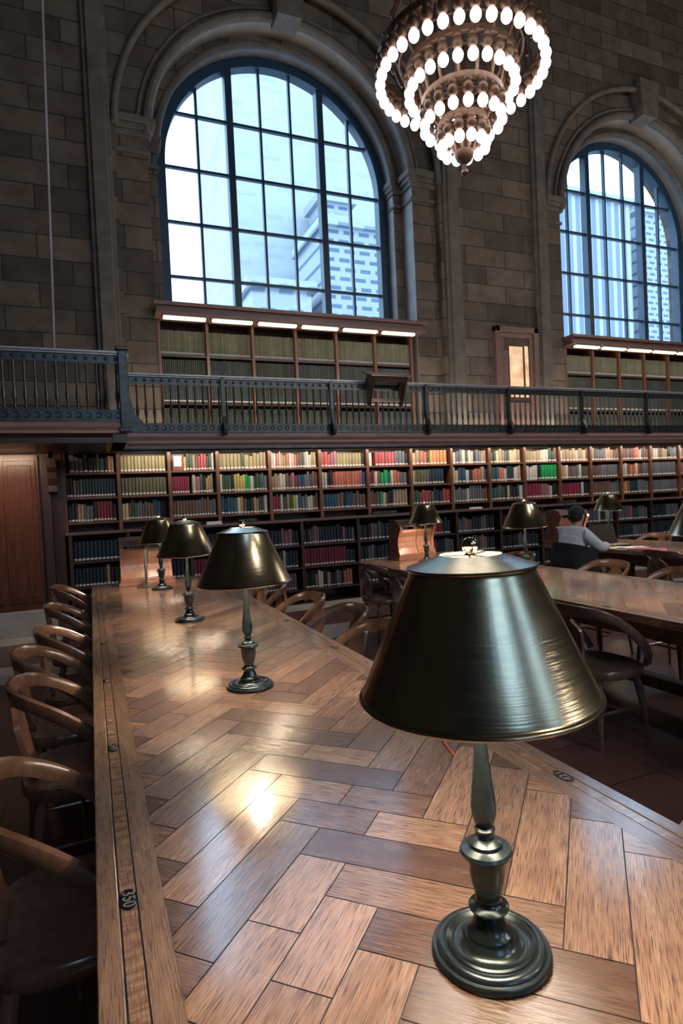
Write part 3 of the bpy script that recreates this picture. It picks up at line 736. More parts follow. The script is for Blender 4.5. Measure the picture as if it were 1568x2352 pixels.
# ------------------------------------------------------------------ portal at lower left
mb = MB(); mb.box(XL, -0.42, 8.36, 9.04, 0.0, 0.318); struct(mb.build('baseboard_left', 'marble', bevel=0.01))
mb = MB(); mb.box(XL, -0.42, 8.45, 9.04, 0.318, 2.27); mb.box(-0.42, -0.285, 8.5, 9.04, 0.0, 2.27); mb.box(-0.52,-0.42,8.40,8.5,0.318,2.27)
for x0, x1 in ((-2.1,-1.2),):
    pass
struct(mb.build('trim_9', 'case_dark', bevel=0.006))
dr = MB(); dr.box(-1.40, -0.55, 8.40, 8.45, 0.32, 2.25)
door2 = struct(dr.build('door_2', 'door_wood'))
mb = MB()
for x0, x1 in ((-1.38,-1.0), (-0.94,-0.58)):
    for z0, z1 in ((0.42, 2.18),):
        mb.box(x0, x1, 8.385, 8.40, z0, z1); mb.box(x0+0.05, x1-0.05, 8.375, 8.386, z0+0.06, z1-0.06)
mb.build('panel', 'door_wood', door2, bevel=0.008)
mb = MB(); mb.prism([(8.40,1.75),(8.40,2.20),(8.22,2.20),(8.22,2.08),(8.30,2.02),(8.26,1.95),(8.34,1.86),(8.32,1.78)], 'x', -0.44, -0.34)
tag(mb.build('bracket', 'case_dark', bevel=0.008), 'carved dark wooden bracket under the projecting balcony', 'bracket')

# hanging cable at left
mb = MB(); mb.tube([(-0.27,7.5,2.62),(-0.235,7.5,4.2),(-0.2,7.5,6.0),(-0.172,7.5,7.25),(-0.05,7.5,ZC)], 0.014, 8)
tag(mb.build('cable', 'cable'), 'pale cable hanging straight down behind the projecting left balustrade', 'cable')

# ------------------------------------------------------------------ reading tables
TZ = 0.76; TW = 1.22; TY0, TY1 = -0.35, 6.65
def clip(poly, x0, x1, y0, y1):
    def cut(P, ins, inter):
        out = []
        for i in range(len(P)):
            a, b_ = P[i-1], P[i]
            ia, ib = ins(a), ins(b_)
            if ia != ib: out.append(inter(a, b_))
            if ib: out.append(b_)
        return out
    def ix(x): return lambda a, b_: (x, a[1]+(b_[1]-a[1])*(x-a[0])/(b_[0]-a[0]))
    def iy(y): return lambda a, b_: (a[0]+(b_[0]-a[0])*(y-a[1])/(b_[1]-a[1]), y)
    for ins, it in ((lambda p: p[0] >= x0, ix(x0)), (lambda p: p[0] <= x1, ix(x1)), (lambda p: p[1] >= y0, iy(y0)), (lambda p: p[1] <= y1, iy(y1))):
        poly = cut(poly, ins, it)
        if len(poly) < 3: return []
    return poly
def herringbone(x0, x1, y0, y1, w=0.109, Lm=4):
    L = w*Lm; mb = MB(); mb.uv = []; mb.tone = []; g = 0.0012; rnd = random.Random(5)
    ca, sa = math.cos(PI/4), math.sin(PI/4); ox, oy = 0.798, 0.860
    for i in range(-70, 120):
        for j in range(-14, 14):
            for k in range(2):
                ux, uy = i*w - j*L, i*w + j*L
                r = (ux, ux+L, uy, uy+w) if k == 0 else (ux+L, ux+L+w, uy+w-L, uy+w)
                cxm, cym = (r[0]+r[1])/2, (r[2]+r[3])/2
                wx, wy = ox+cxm*ca-cym*sa, oy+cxm*sa+cym*ca
                if wx < x0-.4 or wx > x1+.4 or wy < y0-.4 or wy > y1+.4: continue
                halves = [(r[0]+g, r[1]-g, r[2]+g, r[3]-g)]
                if rnd.random() < 0.35:
                    if k == 0: mid = (r[0]+r[1])/2; halves = [(r[0]+g, mid-g, r[2]+g, r[3]-g), (mid+g, r[1]-g, r[2]+g, r[3]-g)]
                    else: mid = (r[2]+r[3])/2; halves = [(r[0]+g, r[1]-g, r[2]+g, mid-g), (r[0]+g, r[1]-g, mid+g, r[3]-g)]
                for a0, a1, b0, b1 in halves:
                    rect = [(a0,b0),(a1,b0),(a1,b1),(a0,b1)]
                    P = [(ox+p[0]*ca-p[1]*sa, oy+p[0]*sa+p[1]*ca) for p in rect]
                    P = clip(P, x0, x1, y0, y1)
                    if len(P) < 3: continue
                    ro = rnd.uniform(0, 50), rnd.uniform(0, 50)
                    n0 = len(mb.v); mb.v += [(p[0], p[1], 0) for p in P]; mb.f.append(list(range(n0, n0+len(P)))); mb.mi.append(0); mb.sm.append(False)
                    uv = []
                    for p in P:
                        dx, dy = p[0]-ox, p[1]-oy; u = dx*ca+dy*sa; v = -dx*sa+dy*ca
                        uv.append((u+ro[0], v+ro[1]) if k == 0 else (v+ro[0], u+ro[1]))
                    mb.uv.append(uv); mb.tone.append(max(0, min(1, rnd.gauss(0.62 if k == 0 else 0.38, 0.27))))  # random wood tone; one block direction lighter, its reflected sheen put into the tone
    return mb
def strip(x0, x1, y0, y1, z0, z1, seed, alongy=True, seg=1.35):
    mb = MB(); mb.uv = []; mb.tone = []; rnd = random.Random(seed)
    a, b_ = (y0, y1) if alongy else (x0, x1); s = a
    while s < b_-1e-4:
        e = min(b_, s+seg*rnd.uniform(0.8,1.2))
        if b_-e < 0.3: e = b_
        X0, X1, Y0, Y1 = (x0, x1, s, e) if alongy else (s, e, y0, y1)
        n0 = len(mb.f); mb.box(X0, X1, Y0, Y1, z0, z1); t = rnd.uniform(0.45, 0.9); ro = rnd.uniform(0, 40)
        vs = mb.v[-8:]
        for f in mb.f[n0:]:
            mb.uv.append([((mb.v[i][1] if alongy else mb.v[i][0])+ro, (mb.v[i][0] if alongy else mb.v[i][1])+mb.v[i][2]+ro) for i in f]); mb.tone.append(t)
        s = e
    return mb
HB = None
def plate(num, parent, x, y, rz):
    global PLATE
    o = parent and None
def make_table(label):
    t = thing('reading_table', label, 'table', (0,0,0))
    hb = herringbone(0.125, TW-0.125, TY0+0.1, TY1-0.1)
    o = hb.build('parquet_inlay', 'parquet', t, (0,0,TZ))
    mb = MB(); mb.box(0.12, TW-0.12, TY0+0.09, TY1-0.09, TZ-0.045, TZ-0.0012); mb.build('core_board', 'ebony', t)
    for s in (0, 1):
        f = (lambda a, b_: (a, b_)) if s == 0 else (lambda a, b_: (TW-b_, TW-a))
        x0, x1 = f(0.0, 0.041); st_ = strip(x0, x1, TY0, TY1, TZ-0.05, TZ, 3+s); st_.build('edge_board', 'border', t, bevel=0.0025)
        x0, x1 = f(0.044, 0.0735); st_ = strip(x0, x1, TY0, TY1, TZ-0.03, TZ-0.0004, 7+s); st_.build('inlay_strip', 'flame', t)
        x0, x1 = f(0.0765, 0.1245); st_ = strip(x0, x1, TY0, TY1, TZ-0.03, TZ, 11+s, seg=0.9); st_.build('inner_board', 'border', t)
        x0, x1 = f(0.0412, 0.0764); mb = MB(); mb.box(x0, x1, TY0+.001, TY1-.001, TZ-0.028, TZ-0.0016); mb.build('ebony_line', 'ebony', t)
    for s, (a, b_) in enumerate(((TY0, TY0+0.0995), (TY1-0.0995, TY1))):
        strip(0.125, TW-0.125, a, b_, TZ-0.05, TZ, 20+s, False, 0.6).build('end_board', 'border', t)
    mb = MB(); mb.box(0.06, 0.10, TY0+0.1, TY1-0.1, TZ-0.15, TZ-0.051); mb.box(TW-0.10, TW-0.06, TY0+0.1, TY1-0.1, TZ-0.15, TZ-0.051)
    mb.box(0.1, TW-0.1, TY0+0.1, TY0+0.14, TZ-0.15, TZ-0.051); mb.box(0.1, TW-0.1, TY1-0.14, TY1-0.1, TZ-0.15, TZ-0.051)
    mb.build('apron', 'table_wood', t, bevel=0.004)
    for y in (TY0+0.75, 2.0, 3.95, TY1-0.75):
        mb = MB(); pr = [(0.25,0.0),(0.97,0.0),(0.97,0.07),(0.86,0.10),(0.80,0.2),(0.78,0.45),(0.90,0.60),(0.92,0.61),(0.30,0.61),(0.32,0.60),(0.44,0.45),(0.42,0.2),(0.36,0.10),(0.25,0.07)]
        mb.prism(pr, 'y', y-0.06, y+0.06); mb.build('pedestal', 'table_wood', t, bevel=0.01)
    mb = MB(); mb.box(0.56, 0.66, TY0+0.8, TY1-0.8, 0.12, 0.2); mb.build('stretcher', 'table_wood', t, bevel=0.006)
    return t
def plate_mesh():
    mb = MB(); n = 28
    mb.prism([(0.0178*math.cos(2*PI*i/n), 0.034*math.sin(2*PI*i/n)) for i in range(n)], 'z', -0.003, 0.0008)
    mb.prism([(0.0158*math.cos(2*PI*i/n), 0.031*math.sin(2*PI*i/n)) for i in range(n)], 'z', 0.0008, 0.0011)
    return mb
def add_plate(t, x, y, num, rz):
    o = plate_mesh().build('seat_number_plate', M['plate'], t, (x, y, TZ))
    cu = bpy.data.curves.new('numeral', 'FONT'); cu.body = num; cu.size = 0.033; cu.align_x = 'CENTER'; cu.align_y = 'CENTER'; cu.extrude = 0.0006
    cu.space_character = 1.02
    cu.materials.append(M['plate_num']); tmp = bpy.data.objects.new('numeral', cu); COL.objects.link(tmp)
    me = bpy.data.meshes.new_from_object(tmp); bpy.data.objects.remove(tmp)
    n = bpy.data.objects.new('numeral', me); COL.objects.link(n); n.parent = o; n.location = (0.0, 0, 0.0015); n.rotation_euler = (0,0,rz)
    n.scale = (1.05, 1.05, 1)
    return o
M['plate'] = mottled('blued_plate', (0.010,0.018,0.026), (0.018,0.028,0.038), 20, 0.3, 0.7)
M['plate_num'] = mottled('engraved_numeral', (0.17,0.155,0.145), (0.23,0.21,0.20), 20, 0.5, 0.0)
T1 = make_table('long oak reading table in the foreground, herringbone parquet top with numbered edge')
T2 = dup(T1); tag(T2, 'long oak reading table second from the left, its near end behind the biggest lamp', 'table'); T2.location = (2.99, 0, 0)
T3 = dup(T1); tag(T3, 'long oak reading table farthest right where the person reads', 'table'); T3.location = (5.85, 0, 0)
ys = [1.255+0.8215*k for k in range(-1, 7)]
for k, y in enumerate(ys):
    add_plate(T1, 0.0588, y, str(351-k), -PI/2); add_plate(T1, TW-0.0588, y, str(358-k) if k != 1 else '421', PI/2)
for T in (T2, T3):
    for k, y in enumerate(ys[2:], 2):
        for x in (0.0588, TW-0.0588): plate_mesh().build('seat_number_plate', M['plate'], T, (x, y, TZ))

# ------------------------------------------------------------------ table lamps
def make_lamp():
    t = thing('table_lamp', 'lamp', 'lamp')
    mb = MB(); mb.lathe([(0.0005,0.0),(0.096,0.0),(0.0985,0.0035),(0.0985,0.0085),(0.0955,0.0125),(0.0905,0.0132),(0.0895,0.0165),(0.086,0.0200),(0.0815,0.0215),(0.0775,0.0208),(0.0755,0.0185),(0.0738,0.0188),(0.0728,0.0218),(0.0695,0.0236),(0.0665,0.0222),(0.0625,0.0192),(0.0555,0.0188),(0.0485,0.0210),(0.0435,0.0262),(0.0405,0.0318),(0.0378,0.0322),(0.0374,0.0350),(0.0388,0.0378),(0.0372,0.0410),(0.0335,0.0435),(0.0290,0.0510),(0.0255,0.0600),(0.0225,0.0670),(0.021,0.070)], 64)
    mb.build('base', 'bronze', t)
    mb = MB(); mb.lathe([(0.0225,0.069),(0.0225,0.073),(0.033,0.0775),(0.0335,0.0805),(0.024,0.084),(0.0195,0.090),(0.019,0.097),(0.023,0.103),(0.0245,0.112),(0.028,0.124),(0.0305,0.142),(0.0315,0.162),(0.034,0.166),(0.0415,0.169),(0.0435,0.174),(0.041,0.179),(0.033,0.181),(0.0285,0.183),(0.0270,0.189),(0.020,0.1935),(0.0125,0.196),(0.012,0.202),(0.0165,0.206),(0.017,0.211),(0.012,0.2145),
        (0.0165,0.222),(0.0205,0.235),(0.0215,0.250),(0.0200,0.268),(0.0165,0.295),(0.0130,0.325),(0.0108,0.36),(0.0100,0.40),(0.0095,0.50),(0.0001,0.50)], 48)
    mb.build('stem', 'bronze', t)
    sh = MB()
    sh.lathe([(0.194,0.436),(0.1962,0.4375),(0.197,0.440),(0.196,0.4425),(0.1935,0.444),(0.1905,0.448),(0.1035,0.642),(0.103,0.646),(0.106,0.6475),(0.1068,0.6497),(0.105,0.652),(0.101,0.6525),(0.053,0.670),(0.0505,0.6705),
              (0.0505,0.6692),(0.0525,0.6685),(0.1005,0.6508),(0.1010,0.6465),(0.1022,0.6412),(0.1892,0.4475),(0.1915,0.4425),(0.192,0.438)], 96, closed=True)
    o = sh.build('shade', ['shade','shade_in'], t)
    # the lining is the inner side of the same sheet
    for p in o.data.polygons:
        k = p.index % 22
        if k >= 16 and k <= 20: p.material_index = 1
    mb = MB()
    for a in range(3):
        an = a*2*PI/3+0.5; mb.box(-0.004,0.052,-0.004,0.004,-0.0012,0.0012)
        for i in range(len(mb.v)-8, len(mb.v)):
            x, y, z = mb.v[i]; mb.v[i] = (x*math.cos(an)-y*math.sin(an), x*math.sin(an)+y*math.cos(an), z+0.668)
    mb.tube([(0,0,0.50),(0,0,0.672)], 0.004, 8); mb.build('spider', 'bronze', t)
    mb = MB(); mb.sphere((0,0,0.685), 0.0135, 20, 14); mb.lathe([(0.004,0.665),(0.010,0.669),(0.007,0.673),(0.003,0.675)], 16); mb.build('finial', 'chrome', t)
    for s in (-1, 1):
        mb = MB(); mb.tube([(s*0.008,0,0.505),(s*0.03,0,0.50),(s*0.042,0,0.515),(s*0.047,0,0.53)], [0.008,0.009,0.013,0.013], 10); k = mb.build('socket', 'bronze', t)
        mb = MB(); mb.sphere((s*0.056,0,0.562), (0.024,0.024,0.036), 14, 10); mb.build('bulb', 'bulb', t)
    return t
LP = make_lamp(); used = [False]
lampl = [((0.6115,0.832,TZ), 0.6, 'large bronze table lamp nearest the camera, at the right of the foreground table'),
 ((0.61,2.475,TZ), 1.1, 'bronze table lamp, second from the camera along the foreground table'),
 ((0.61,4.13,TZ), 0.4, 'bronze table lamp, third from the camera along the foreground table'),
 ((0.615,5.875,TZ), 1.3, 'bronze table lamp, fourth and farthest along the foreground table by the book stand'),
 ((3.58,6.02,TZ), 0.9, 'brass-coloured table lamp beside the book stand on the second table'),
 ((3.58,4.30,TZ), 0.2, 'brass-coloured table lamp on the second table, left of the seated person'),
 ((3.58,2.62,TZ), 0.7, 'brass-coloured table lamp, nearest the camera on the second table'),
 ((6.46,3.05,TZ), 0.3, 'brass-coloured table lamp on the farthest table, nearest the camera end'),
 ((6.50,6.12,TZ), 0.5, 'brass-coloured table lamp on the farthest table, right of the open laptop'),
 ((6.49,4.62,TZ), 1.0, 'greenish brass table lamp cut by the right edge of the photo')]
for i, (loc, rz, lb) in enumerate(lampl):
    o = place(LP, used, (loc[0], loc[1], loc[2]+0.0003), rz, lb, 'table lamps'); tag(o, None, 'lamp')
    if i == 0: o.rotation_euler = (0, -0.013, 0)   # the real lamp leans a touch to the left

# ------------------------------------------------------------------ chairs
def smoothpath(P, n):
    """Catmull-Rom through key points"""
    out = []
    K = [P[0]]+list(P)+[P[-1]]
    for i in range(1, len(K)-2):
        for k in range(n):
            t = k/n; p = []
            for a, b_, c, d_ in zip(K[i-1], K[i], K[i+1], K[i+2]):
                p.append(0.5*((2*b_)+(-a+c)*t+(2*a-5*b_+4*c-d_)*t*t+(-a+3*b_-3*c+d_)*t**3))
            out.append(tuple(p))
    out.append(tuple(P[-1])); return out
def make_chair(mat):
    t = thing('armchair', 'chair', 'chair')
    # key: x, y, z, height, thick, hx, hy, hz
    half = [(0,-0.250,0.800,0.080,0.022,0,-0.22,1),(0.12,-0.228,0.801,0.070,0.024,0.1,-0.2,1),(0.205,-0.165,0.786,0.058,0.026,0.25,-0.1,1),(0.248,-0.065,0.735,0.052,0.027,0.3,0.1,1),
            (0.263,0.03,0.662,0.052,0.027,0.25,0.3,1),(0.262,0.10,0.590,0.056,0.027,0.1,0.6,0.8),(0.248,0.150,0.520,0.062,0.026,0,1,0.5),(0.222,0.165,0.462,0.070,0.026,0,1,0.3)]
    full = [tuple([-p[0]]+list(p[1:5])+[-p[5]]+list(p[6:])) for p in half[:0:-1]]+half
    S = smoothpath(full, 5)
    mb = MB(); mb.ribbon([s[:3] for s in S], [s[5:8] for s in S], [s[3] for s in S], [s[4] for s in S]); mb.build('arm_rail', mat, t)
    # back splat: pierced vase shape on a leaning plane
    out = [(0.10,0.790),(0.062,0.764),(0.047,0.748),(0.058,0.730),(0.095,0.708),(0.116,0.675),(0.112,0.60),(0.090,0.53),(0.080,0.455)]
    poly = [(-a, z) for a, z in out]+[(a, z) for a, z in out[::-1]]
    mb = MB(); n = len(out)
    vs = []
    for side in (0, 1):
        for a, z in out:
            y = -0.242+0.065*((0.80-z)/0.345)-0.02*math.sin((0.80-z)/0.345*PI)
            for sx in (-1, 0, 1):
                vs.append((sx*a, y+0.011*(1 if side else -1)+ (0.012*abs(sx)*a/0.11), z))
    def vi(side, i, j): return side*n*3+i*3+j
    fs = []
    for i in range(n-1):
        for j in range(2):
            fs.append((vi(0,i,j),vi(0,i,j+1),vi(0,i+1,j+1),vi(0,i+1,j))); fs.append((vi(1,i,j),vi(1,i+1,j),vi(1,i+1,j+1),vi(1,i,j+1)))
        fs.append((vi(0,i,0),vi(0,i+1,0),vi(1,i+1,0),vi(1,i,0))); fs.append((vi(0,i,2),vi(1,i,2),vi(1,i+1,2),vi(0,i+1,2)))
    for j in range(2): fs.append((vi(0,0,j),vi(1,0,j),vi(1,0,j+1),vi(0,0,j+1))); fs.append((vi(0,n-1,j),vi(0,n-1,j+1),vi(1,n-1,j+1),vi(1,n-1,j)))
    mb.add(vs, fs, 0, True); mb.build('splat', mat, t)
    # saddle seat
    mb = MB(); n = 28
    def rim(i, k):
        a = 2*PI*i/n; r = 0.245*(1+0.10*abs(math.sin(2*a))**2)*k
        return r*math.cos(a), r*math.sin(a)*0.93
    lev = [(0.86,0.395),(0.97,0.402),(1.0,0.42),(1.0,0.44),(0.97,0.452),(0.85,0.450),(0.6,0.440),(0.3,0.436)]
    vs = [(*rim(i,k), z) for k, z in lev for i in range(n)]
    fs = [(q*n+i, q*n+(i+1)%n, (q+1)*n+(i+1)%n, (q+1)*n+i) for q in range(len(lev)-1) for i in range(n)]
    fs += [tuple(range(n))[::-1], tuple(range((len(lev)-1)*n, len(lev)*n))]
    mb.add(vs, fs, 0, True); mb.build('seat', mat, t)
    for sx, sy in ((-1,-1),(1,-1),(-1,1),(1,1)):
        mb = MB(); mb.tube([(sx*0.15,sy*0.14,0.41),(sx*0.165,sy*0.155,0.33),(sx*0.185,sy*0.175,0.18),(sx*0.20,sy*0.19,0.0)], [0.019,0.024,0.019,0.012], 10); mb.build('leg', mat, t)
    mb = MB()
    for s in (-1, 1): mb.tube([(s*0.18,-0.17,0.2),(s*0.18,0.17,0.2)], 0.010, 8)
    mb.tube([(-0.18,0,0.2),(0.18,0,0.2)], 0.010, 8); mb.build('stretcher', mat, t)
    return t
CO = make_chair('chair'); CD = make_chair('chair_dark'); uo, ud = [False], [False]
def chair(x, y, rz, label, group, dark=False):
    o = place(CD if dark else CO, ud if dark else uo, (x, y, 0.0003 if y < 6 else 0.0043), rz, label, group); tag(o, None, 'chair')
    return o
F = -PI/2   # facing +x (local +y towards +x)
gl = 'armchairs along the left side of the foreground table'
for k, (y, dx, dr) in enumerate(((1.81,0.022,0.02),(2.81,0.022,0.03),(3.42,-0.03,-0.02),(4.0,0.027,0.02),(5.0,0.015,0.0),(6.2,-0.006,-0.03))):
    chair(-0.085+dx, y, F+dr, 'bent-rail wooden armchair, %s from the camera on the left side of the foreground table' % ORD[k], gl, dark=False)
gr = 'armchairs along the right side of the foreground table'
for k, (y, dx) in enumerate(((0.74,0.0),(2.95,0.0),(3.55,0.06),(4.20,0.02),(5.05,0.0),(5.62,-0.02))):
    chair(1.31+dx, y, -F+0.05, 'bent-rail wooden armchair, %s from the camera on the right side of the foreground table' % ORD[k], gr, dark=(k == 2))
g2 = 'armchairs along the left side of the second table'
for k, (y, dx) in enumerate(((2.82,-0.04),(4.35,0.0),(5.10,0.0),(5.80,0.0))):
    chair(2.91+dx, y, F, 'dark wooden armchair, %s from the camera on the left side of the second table' % ORD[k], g2, dark=True)
g3 = 'armchairs along the right side of the second table'
for k, (y, dx) in enumerate(((2.75,0.0),(3.42,0.0),(4.20,0.0),(5.45,0.0))):
    chair(4.30+dx, y, -F, 'reddish wooden armchair, %s from the camera on the right side of the second table' % ORD[k], g3)
g4 = 'armchairs around the farthest table'
chair(5.72, 4.55, F, 'dark wooden armchair with its back to the camera, right of the seated person', g4, True)
PCH = chair(5.45, 5.62, F, 'wooden armchair under the seated person and draped with a dark jacket', g4)
chair(7.17, 6.05, -F, 'reddish wooden armchair on the far side of the farthest table', g4)

# ------------------------------------------------------------------ book stands at the table ends
def make_stand():
    t = thing('book_stand', 'stand', 'stand')
    mb = MB(); mb.box(-0.27,0.27,-0.16,0.16,0,0.035); mb.box(-0.255,0.255,-0.145,0.15,0.035,0.062); mb.box(-0.245,0.245,-0.135,0.14,0.062,0.075); mb.build('base','dock',t,bevel=0.004)
    prof = [(-0.125,0.075),(-0.085,0.14),(-0.075,0.2),(-0.085,0.27),(-0.12,0.33),(-0.12,0.36),(0.11,0.36),(0.12,0.075)]
    mb = MB(); mb.prism(prof, 'x', -0.215, -0.02, smooth=False); mb.prism(prof, 'x', 0.02, 0.215); mb.prism([(a+0.018 if i < 6 else a, z) for i, (a, z) in enumerate(prof)], 'x', -0.02, 0.02); mb.build('body','dock',t)
    for s in (-1,1):
        mb = MB(); mb.prism([(-0.145,0.062),(-0.11,0.12),(-0.095,0.2),(-0.11,0.27),(-0.15,0.34),(-0.17,0.37),(-0.15,0.42),(-0.06,0.455),(0.13,0.45),(0.14,0.062)], 'x', s*0.23-0.016, s*0.23+0.016); mb.build('side_panel','dock',t,bevel=0.005)
    for x0, x1 in ((-0.25,-0.03),(0.03,0.25)):
        mb = MB(); mb.prism([(-0.16,0.40),(-0.12,0.455),(-0.04,0.478),(0.12,0.475),(0.12,0.462),(-0.04,0.465),(-0.11,0.442),(-0.145,0.395)], 'x', x0, x1); mb.build('hood','fascia',t,bevel=0.003)
    mb = MB(); mb.box(-0.03,0.03,-0.10,0.05,0.36,0.50); mb.tube([(0,0,0.48),(0,0.0,0.57)], 0.012, 8); tag(mb.build('clamp','black',t), 'black clamp block')
    return t
SP = make_stand(); us = [False]
for x, y, lb in ((0.52,6.44,'reddish wooden book stand with curved sides at the far end of the foreground table'),(3.63,6.44,'reddish wooden book stand with curved sides at the far end of the second table'),
                 (6.12,6.50,'reddish wooden book stand at the far end of the farthest table behind the reader')):
    o = place(SP, us, (x, y, TZ+0.0005), 0, lb, 'book stands'); tag(o, None, 'stand')
# dark pole and looped cord in front of the first stand
t = thing('pole', 'thin dark pole with a looped cord in front of the left book stand', 'pole', (0.50, 6.18, TZ+0.0005))
mb = MB(); mb.lathe([(0.0001,0),(0.03,0),(0.03,0.008),(0.013,0.015),(0.012,0.17),(0.018,0.19),(0.012,0.21),(0.010,0.36),(0.0001,0.36)], 14); mb.build('shaft','iron',t)
mb = MB(); mb.tube(smoothpath([(0.0,0,0.06),(-0.05,-0.02,0.03),(-0.09,-0.05,0.006),(-0.02,-0.09,0.006),(0.10,-0.08,0.006)],5), 0.006, 6); mb.build('cord','black',t)
mb = MB(); mb.sphere((0.11,-0.08,0.016),(0.02,0.016,0.014),10,8); mb.build('plug','black',t)
# orange pencil lying on the near table
t = thing('pencil', 'short orange pencil lying on the table behind the biggest lamp', 'pencil', (0.99,1.55,TZ+0.0042), math.radians(75))
mb = MB(); mb.tube([(-0.05,0,0),(0.043,0,0)], 0.0038, 6); mb.build('shaft','pencil',t)
mb = MB(); mb.tube([(0.043,0,0),(0.055,0,0)], [0.0038,0.0006], 6); mb.build('tip','black',t)

# ------------------------------------------------------------------ chandelier
CXc, CYc = 4.313, 6.0
ch = thing('chandelier', 'tiered bronze chandelier with rings of lit globe bulbs', 'chandelier', (CXc, CYc, 0))
tiers = [(6.40,0.95,36),(6.25,0.615,24),(5.87,0.45,17),(5.60,0.26,12)]
mb = MB(); mb.sphere((0,0,0), (0.058,0.058,0.070), 16, 10); bulb = mb.build('globe_bulb', 'globe', ch)
mb = MB(); mb.lathe([(0.0,0.075),(0.034,0.075),(0.052,0.10),(0.062,0.135),(0.055,0.17),(0.040,0.19),(0.052,0.21),(0.05,0.235),(0.02,0.26),(0.0,0.26)], 14); sock = mb.build('socket_cup', 'copper', ch)
firstb = True
for z, r, n in tiers:
    for k in range(n):
        a = 2*PI*(k+0.5)/n
        if firstb: bo, so = bulb, sock; firstb = False
        else:
            bo, so = bulb.copy(), sock.copy(); COL.objects.link(bo); COL.objects.link(so); bo.parent = ch; so.parent = ch
        bo.location = (r*math.cos(a), r*math.sin(a), z); so.location = (r*math.cos(a), r*math.sin(a), z)
def torus(mb, r, z, t, n=64, sy=1.0):
    mb.tube([(r*math.cos(2*PI*i/n), r*math.sin(2*PI*i/n), z) for i in range(n+1)], t, 8, cap=False)
for (z, r, n), zz in zip(tiers, (6.66,6.50,6.12,5.84)):
    mb = MB(); torus(mb, r, zz, 0.024); torus(mb, r*0.75, zz-0.02, 0.014)
    mb.lathe([(r+0.02,zz+0.01),(r+0.025,zz+0.06),(r+0.005,zz+0.07),(r-0.01,zz+0.02)], 64, closed=True)
    mb.build('tier_ring', 'copper', ch)
for (z0, r0), (z1, r1), n in (((6.9,0.9),(8.3,0.25),12), ((6.66,0.80),(6.95,0.9),18), ((6.5,0.60),(6.9,0.80),16), ((6.12,0.44),(6.5,0.52),14), ((5.84,0.24),(6.12,0.38),10), ((5.55,0.1),(5.84,0.2),8)):
    for k in range(n):
        mb = MB(); a = 2*PI*k/n; p0 = (r0*math.cos(a), r0*math.sin(a), z0); p1 = (r1*math.cos(a), r1*math.sin(a), z1)
        mb.tube([p0, tuple((u+v)/2 for u, v in zip(p0,p1)), p1], [0.016,0.024,0.016], 6); mb.build('rod', 'copper', ch)
mb = MB()
mb.lathe([(0.0001,5.26),(0.022,5.27),(0.045,5.30),(0.035,5.335),(0.020,5.35),(0.024,5.40),(0.05,5.42),(0.09,5.455),(0.11,5.50),(0.12,5.54),(0.08,5.57),(0.06,5.65),(0.06,6.9),(0.04,7.0),(0.04,8.25),(0.25,8.3),(0.25,8.36),(0.02,8.4),(0.02,ZC-0.01),(0.0001,ZC-0.01)], 24)
mb.build('stem', 'copper', ch)
mb = MB()
for k in range(24):
    a = 2*PI*k/24; r = 0.36; mb.sphere((r*math.cos(a), r*math.sin(a), 6.22), 0.03, 8, 6)
torus(mb, 0.36, 6.22, 0.02); mb.build('beaded_ring', 'copper', ch)

# ------------------------------------------------------------------ person reading at the farthest table
def skinned(name, verts, edges, rads, mat, parent, root=0, sub=2):
    me = bpy.data.meshes.new(name); me.from_pydata(verts, edges, []); me.update()
    o = bpy.data.objects.new(name, me); COL.objects.link(o)
    if parent: o.parent = parent
    md = o.modifiers.new('skin', 'SKIN'); md.use_smooth_shade = True
    if not me.skin_vertices: me.skin_vertices.new(name='')
    for i, r in enumerate(rads):
        sv_ = me.skin_vertices[0].data[i]; sv_.radius = r if hasattr(r,'__len__') else (r, r); sv_.use_root = (i == root)
    s_ = o.modifiers.new('sub','SUBSURF'); s_.levels = sub; s_.render_levels = sub
    me.materials.append(M[mat]); return o
pr = thing('person', 'seated person with short black hair and a pale blue shirt, reading at the farthest table', 'person', (5.36, 5.60, 0.0003), 0)
# local frame: +x towards the table, seat at 0.45
V = [(-0.05,0,0.56),(-0.03,0,0.70),(-0.01,0,0.84),(0.02,0,0.96),(0.05,0,1.045),(0.075,0,1.10),(0.09,0,1.16),(0.10,0,1.22),(0.095,0,1.262)]
E_ = [(i,i+1) for i in range(8)]; Rr = [(0.15,0.12),(0.13,0.10),(0.14,0.10),(0.13,0.09),(0.06,0.06),(0.055,0.055),(0.075,0.085),(0.08,0.088),(0.055,0.06)]
def chain(base, pts, rs):
    p = base
    for q, r in zip(pts, rs): V.append(q); E_.append((p, len(V)-1)); Rr.append(r); p = len(V)-1
    return p
for s in (-1, 1):
    w = chain(3, [(0.025,s*0.165,0.975),(0.12,s*0.24,0.86),(0.19,s*0.26,0.80),(0.32,s*0.18,0.80),(0.45,s*0.10,0.805),(0.49,s*0.085,0.805)], [0.05,0.044,0.042,0.038,0.028,0.03])
    for k in range(4):
        yy = s*(0.105-0.02*k)
        chain(w, [(0.525,yy,0.808),(0.555-0.004*k,yy,0.806),(0.575-0.006*k,yy,0.795)], [0.009,0.0085,0.007])
    chain(w, [(0.49,s*0.055,0.815),(0.515,s*0.035,0.812)], [0.010,0.008])
    chain(0, [(0.02,s*0.10,0.53),(0.24,s*0.13,0.53),(0.40,s*0.14,0.50),(0.40,s*0.14,0.28),(0.37,s*0.14,0.09),(0.42,s*0.14,0.045),(0.50,s*0.15,0.03)], [0.09,0.078,0.06,0.052,0.036,0.036,0.028])
body = skinned('body', V, E_, Rr, 'skin', pr)
mb = MB()
